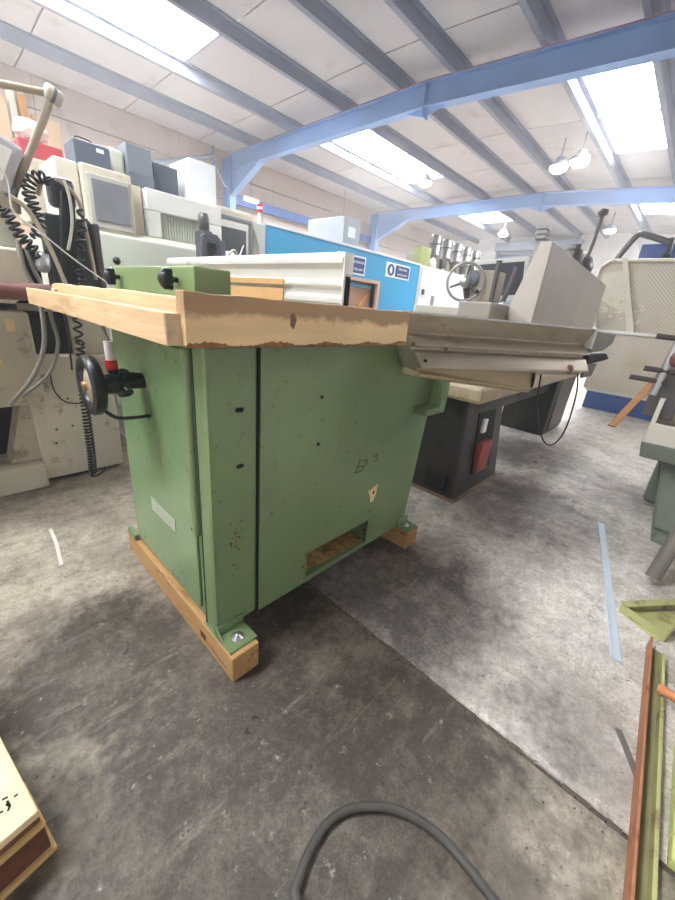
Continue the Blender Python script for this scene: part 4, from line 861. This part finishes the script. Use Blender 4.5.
MB().tube([(1.57, 2.66, 1.24), (1.60, 2.64, 1.30), (1.64, 2.64, 1.31), (1.68, 2.66, 1.24)], .008, 8, 5).build('hose_loop', CABW, tvc)
MB().tube([(1.66, 2.66, 1.23), (1.72, 2.66, 1.36)], .005, 6).build('thin_lever', BRIGHT, tvc)

# ---- blue enclosure
be = thing('blue_enclosure', 'long turquoise-blue machine enclosure with safety signs behind the saw', 'enclosure', (4.0, 3.9, 0))
bp_ = MB()
for (x0, x1, z0, z1) in ((2.54, 3.62, 0, 1.70), (3.62, 4.47, 0, .98), (3.62, 4.47, 1.375, 1.70), (4.47, 5.42, 0, 1.70)):
    bp_.box((x0, x1), (3.5, 3.54), (z0, z1))
bp_.box((2.54, 2.58), (3.54, 4.5), (0, 1.70)); bp_.box((5.38, 5.42), (3.54, 4.5), (0, 1.7)); bp_.box((2.54, 5.42), (3.54, 4.5), (1.66, 1.70)); bp_.box((2.54, 5.42), (4.46, 4.5), (0, 1.7))
bp_.build('panel', CYAN, be, 0)
bx('top_edge_trim', (2.52, 5.44), (3.485, 3.50), (1.70, 1.725), SIGNW, be, .002)
MB().prism([(2.36, 1.70), (2.54, 1.70), (2.54, 1.0), (2.36, 1.0), (2.36, 1.1), (2.44, 1.2), (2.46, 1.5)], 'y', 3.52, 3.7).build('corner_piece', WHITE, be, .006)
wf = MB()
for (x0, x1, z0, z1) in ((3.62, 3.67, .98, 1.375), (4.42, 4.47, .98, 1.375), (3.67, 4.42, 1.335, 1.375), (3.67, 4.42, .98, 1.02)): wf.box((x0, x1), (3.485, 3.53), (z0, z1))
wf = wf.build('window_frame', mat('salmon_timber', (206, 166, 136), .7), be, .003)
bx('inner_board', (3.67, 4.42), (3.6, 3.62), (1.02, 1.335), mat('brown_inner_board', (188, 146, 116), .7, 0, .2, 3), wf, 0)
bx('blue_cross_bar', (3.72, 4.40), (3.57, 3.6), (1.27, 1.30), CYAN, wf, 0)
MB().prism([(3.68, 1.02), (3.95, 1.02), (3.80, 1.18), (3.68, 1.24)], 'y', 3.575, 3.6).build('blue_offcut', mat('teal_bit', (60, 160, 176), .5), wf)
MB().prism([(4.2, 1.02), (4.34, 1.18), (4.30, 1.2), (4.14, 1.04)], 'y', 3.58, 3.6).build('orange_strip', mat('orange_strip', (226, 160, 96), .6), wf)
def sign(x0, x1, z0, z1, l1, l2, kind):
    s_ = thing('safety_sign', 'white and navy safety sign on the blue enclosure, '+kind, 'sign', ((x0+x1)/2, 3.495, z0), 'safety signs on the blue enclosure')
    bx('backing', (x0, x1), (3.493, 3.4995), (z0, z1), SIGNW, s_, .001)
    wv_ = x1-x0; hh = z1-z0; bx('navy_panel', (x0+wv_*.38, x1-.02), (3.4915, 3.493), (z0+.02, z1-.02), NAVY, s_, 0)
    pc = MB(); cx, cz = x0+wv_*.2, (z0+z1)/2; n_ = 24
    pc.prism([(cx+math.cos(2*math.pi*q/n_)*wv_*.14, cz+math.sin(2*math.pi*q/n_)*hh*.40) for q in range(n_)], 'y', 3.4915, 3.493); pc.build('pictogram_disc', NAVY, s_)
    pc = MB(); pc.prism([(cx+math.cos(2*math.pi*q/n_)*wv_*.05, cz+math.sin(2*math.pi*q/n_)*hh*.25) for q in range(n_)], 'y', 3.490, 3.4915); pc.build('pictogram', SIGNW, s_)
    for ln, dz in ((l1, hh*.19), (l2, -hh*.19)):
        text('lettering', ln, hh*.26, Matrix.Translation((x0+wv_*.68, 3.4908, cz+dz)) @ FACE_Y @ Matrix.Scale(.88, 4, (1, 0, 0)), SIGNW, s_)
sign(3.58, 4.12, 1.405, 1.625, 'Ear protectors', 'must be worn', 'left one partly behind the aluminium fence')
sign(4.57, 5.17, 1.455, 1.645, 'Safety shoes', 'must be worn', 'right one fully in view')
bc = thing('signal_beacon', 'slim red and white signal beacon on the left end of the blue enclosure', 'beacon', (2.49, 3.56, 1.70))
MB().tube([(2.49, 3.56, 1.70), (2.49, 3.56, 1.80)], .022, 12).build('stem', WHITE, bc)
for z, m_ in ((1.80, RED), (1.826, SIGNW), (1.85, RED)): MB().tube([(2.49, 3.56, z), (2.49, 3.56, z+.025)], .03, 12).build('lens', m_, bc)
gb = thing('wrapped_box', 'pale grey wrapped box standing on top of the blue enclosure', 'box', (4.06, 4.1, 1.7))
bx('carton', (3.92, 4.24), (3.75, 4.45), (1.701, 2.085), mat('grey_wrap', (176, 174, 176), .5, 0, .05, 6), gb, .01)
bx('packing_label', (4.0, 4.14), (3.745, 3.75), (1.86, 1.98), SIGNW, gb, 0)

# ---------------------------------------------------------------- thin scatter volume added to imitate the lens's veiling glare
hz = MB().box((-5.9, 18.2), (-3.6, 10.15), (0.001, 4.1)).build('glare_veil', bpy.data.materials.new('glare_scatter'), None)
hm = hz.data.materials[0]; hm.use_nodes = True; hn = hm.node_tree; hn.nodes.remove(hn.nodes['Principled BSDF'])
vs = hn.nodes.new('ShaderNodeVolumeScatter'); vs.inputs['Color'].default_value = (1, 1, 1, 1); vs.inputs['Density'].default_value = 0.013; vs.inputs['Anisotropy'].default_value = 0.3
hn.links.new(vs.outputs[0], hn.nodes['Material Output'].inputs['Volume'])
tag(hz, kind='structure')
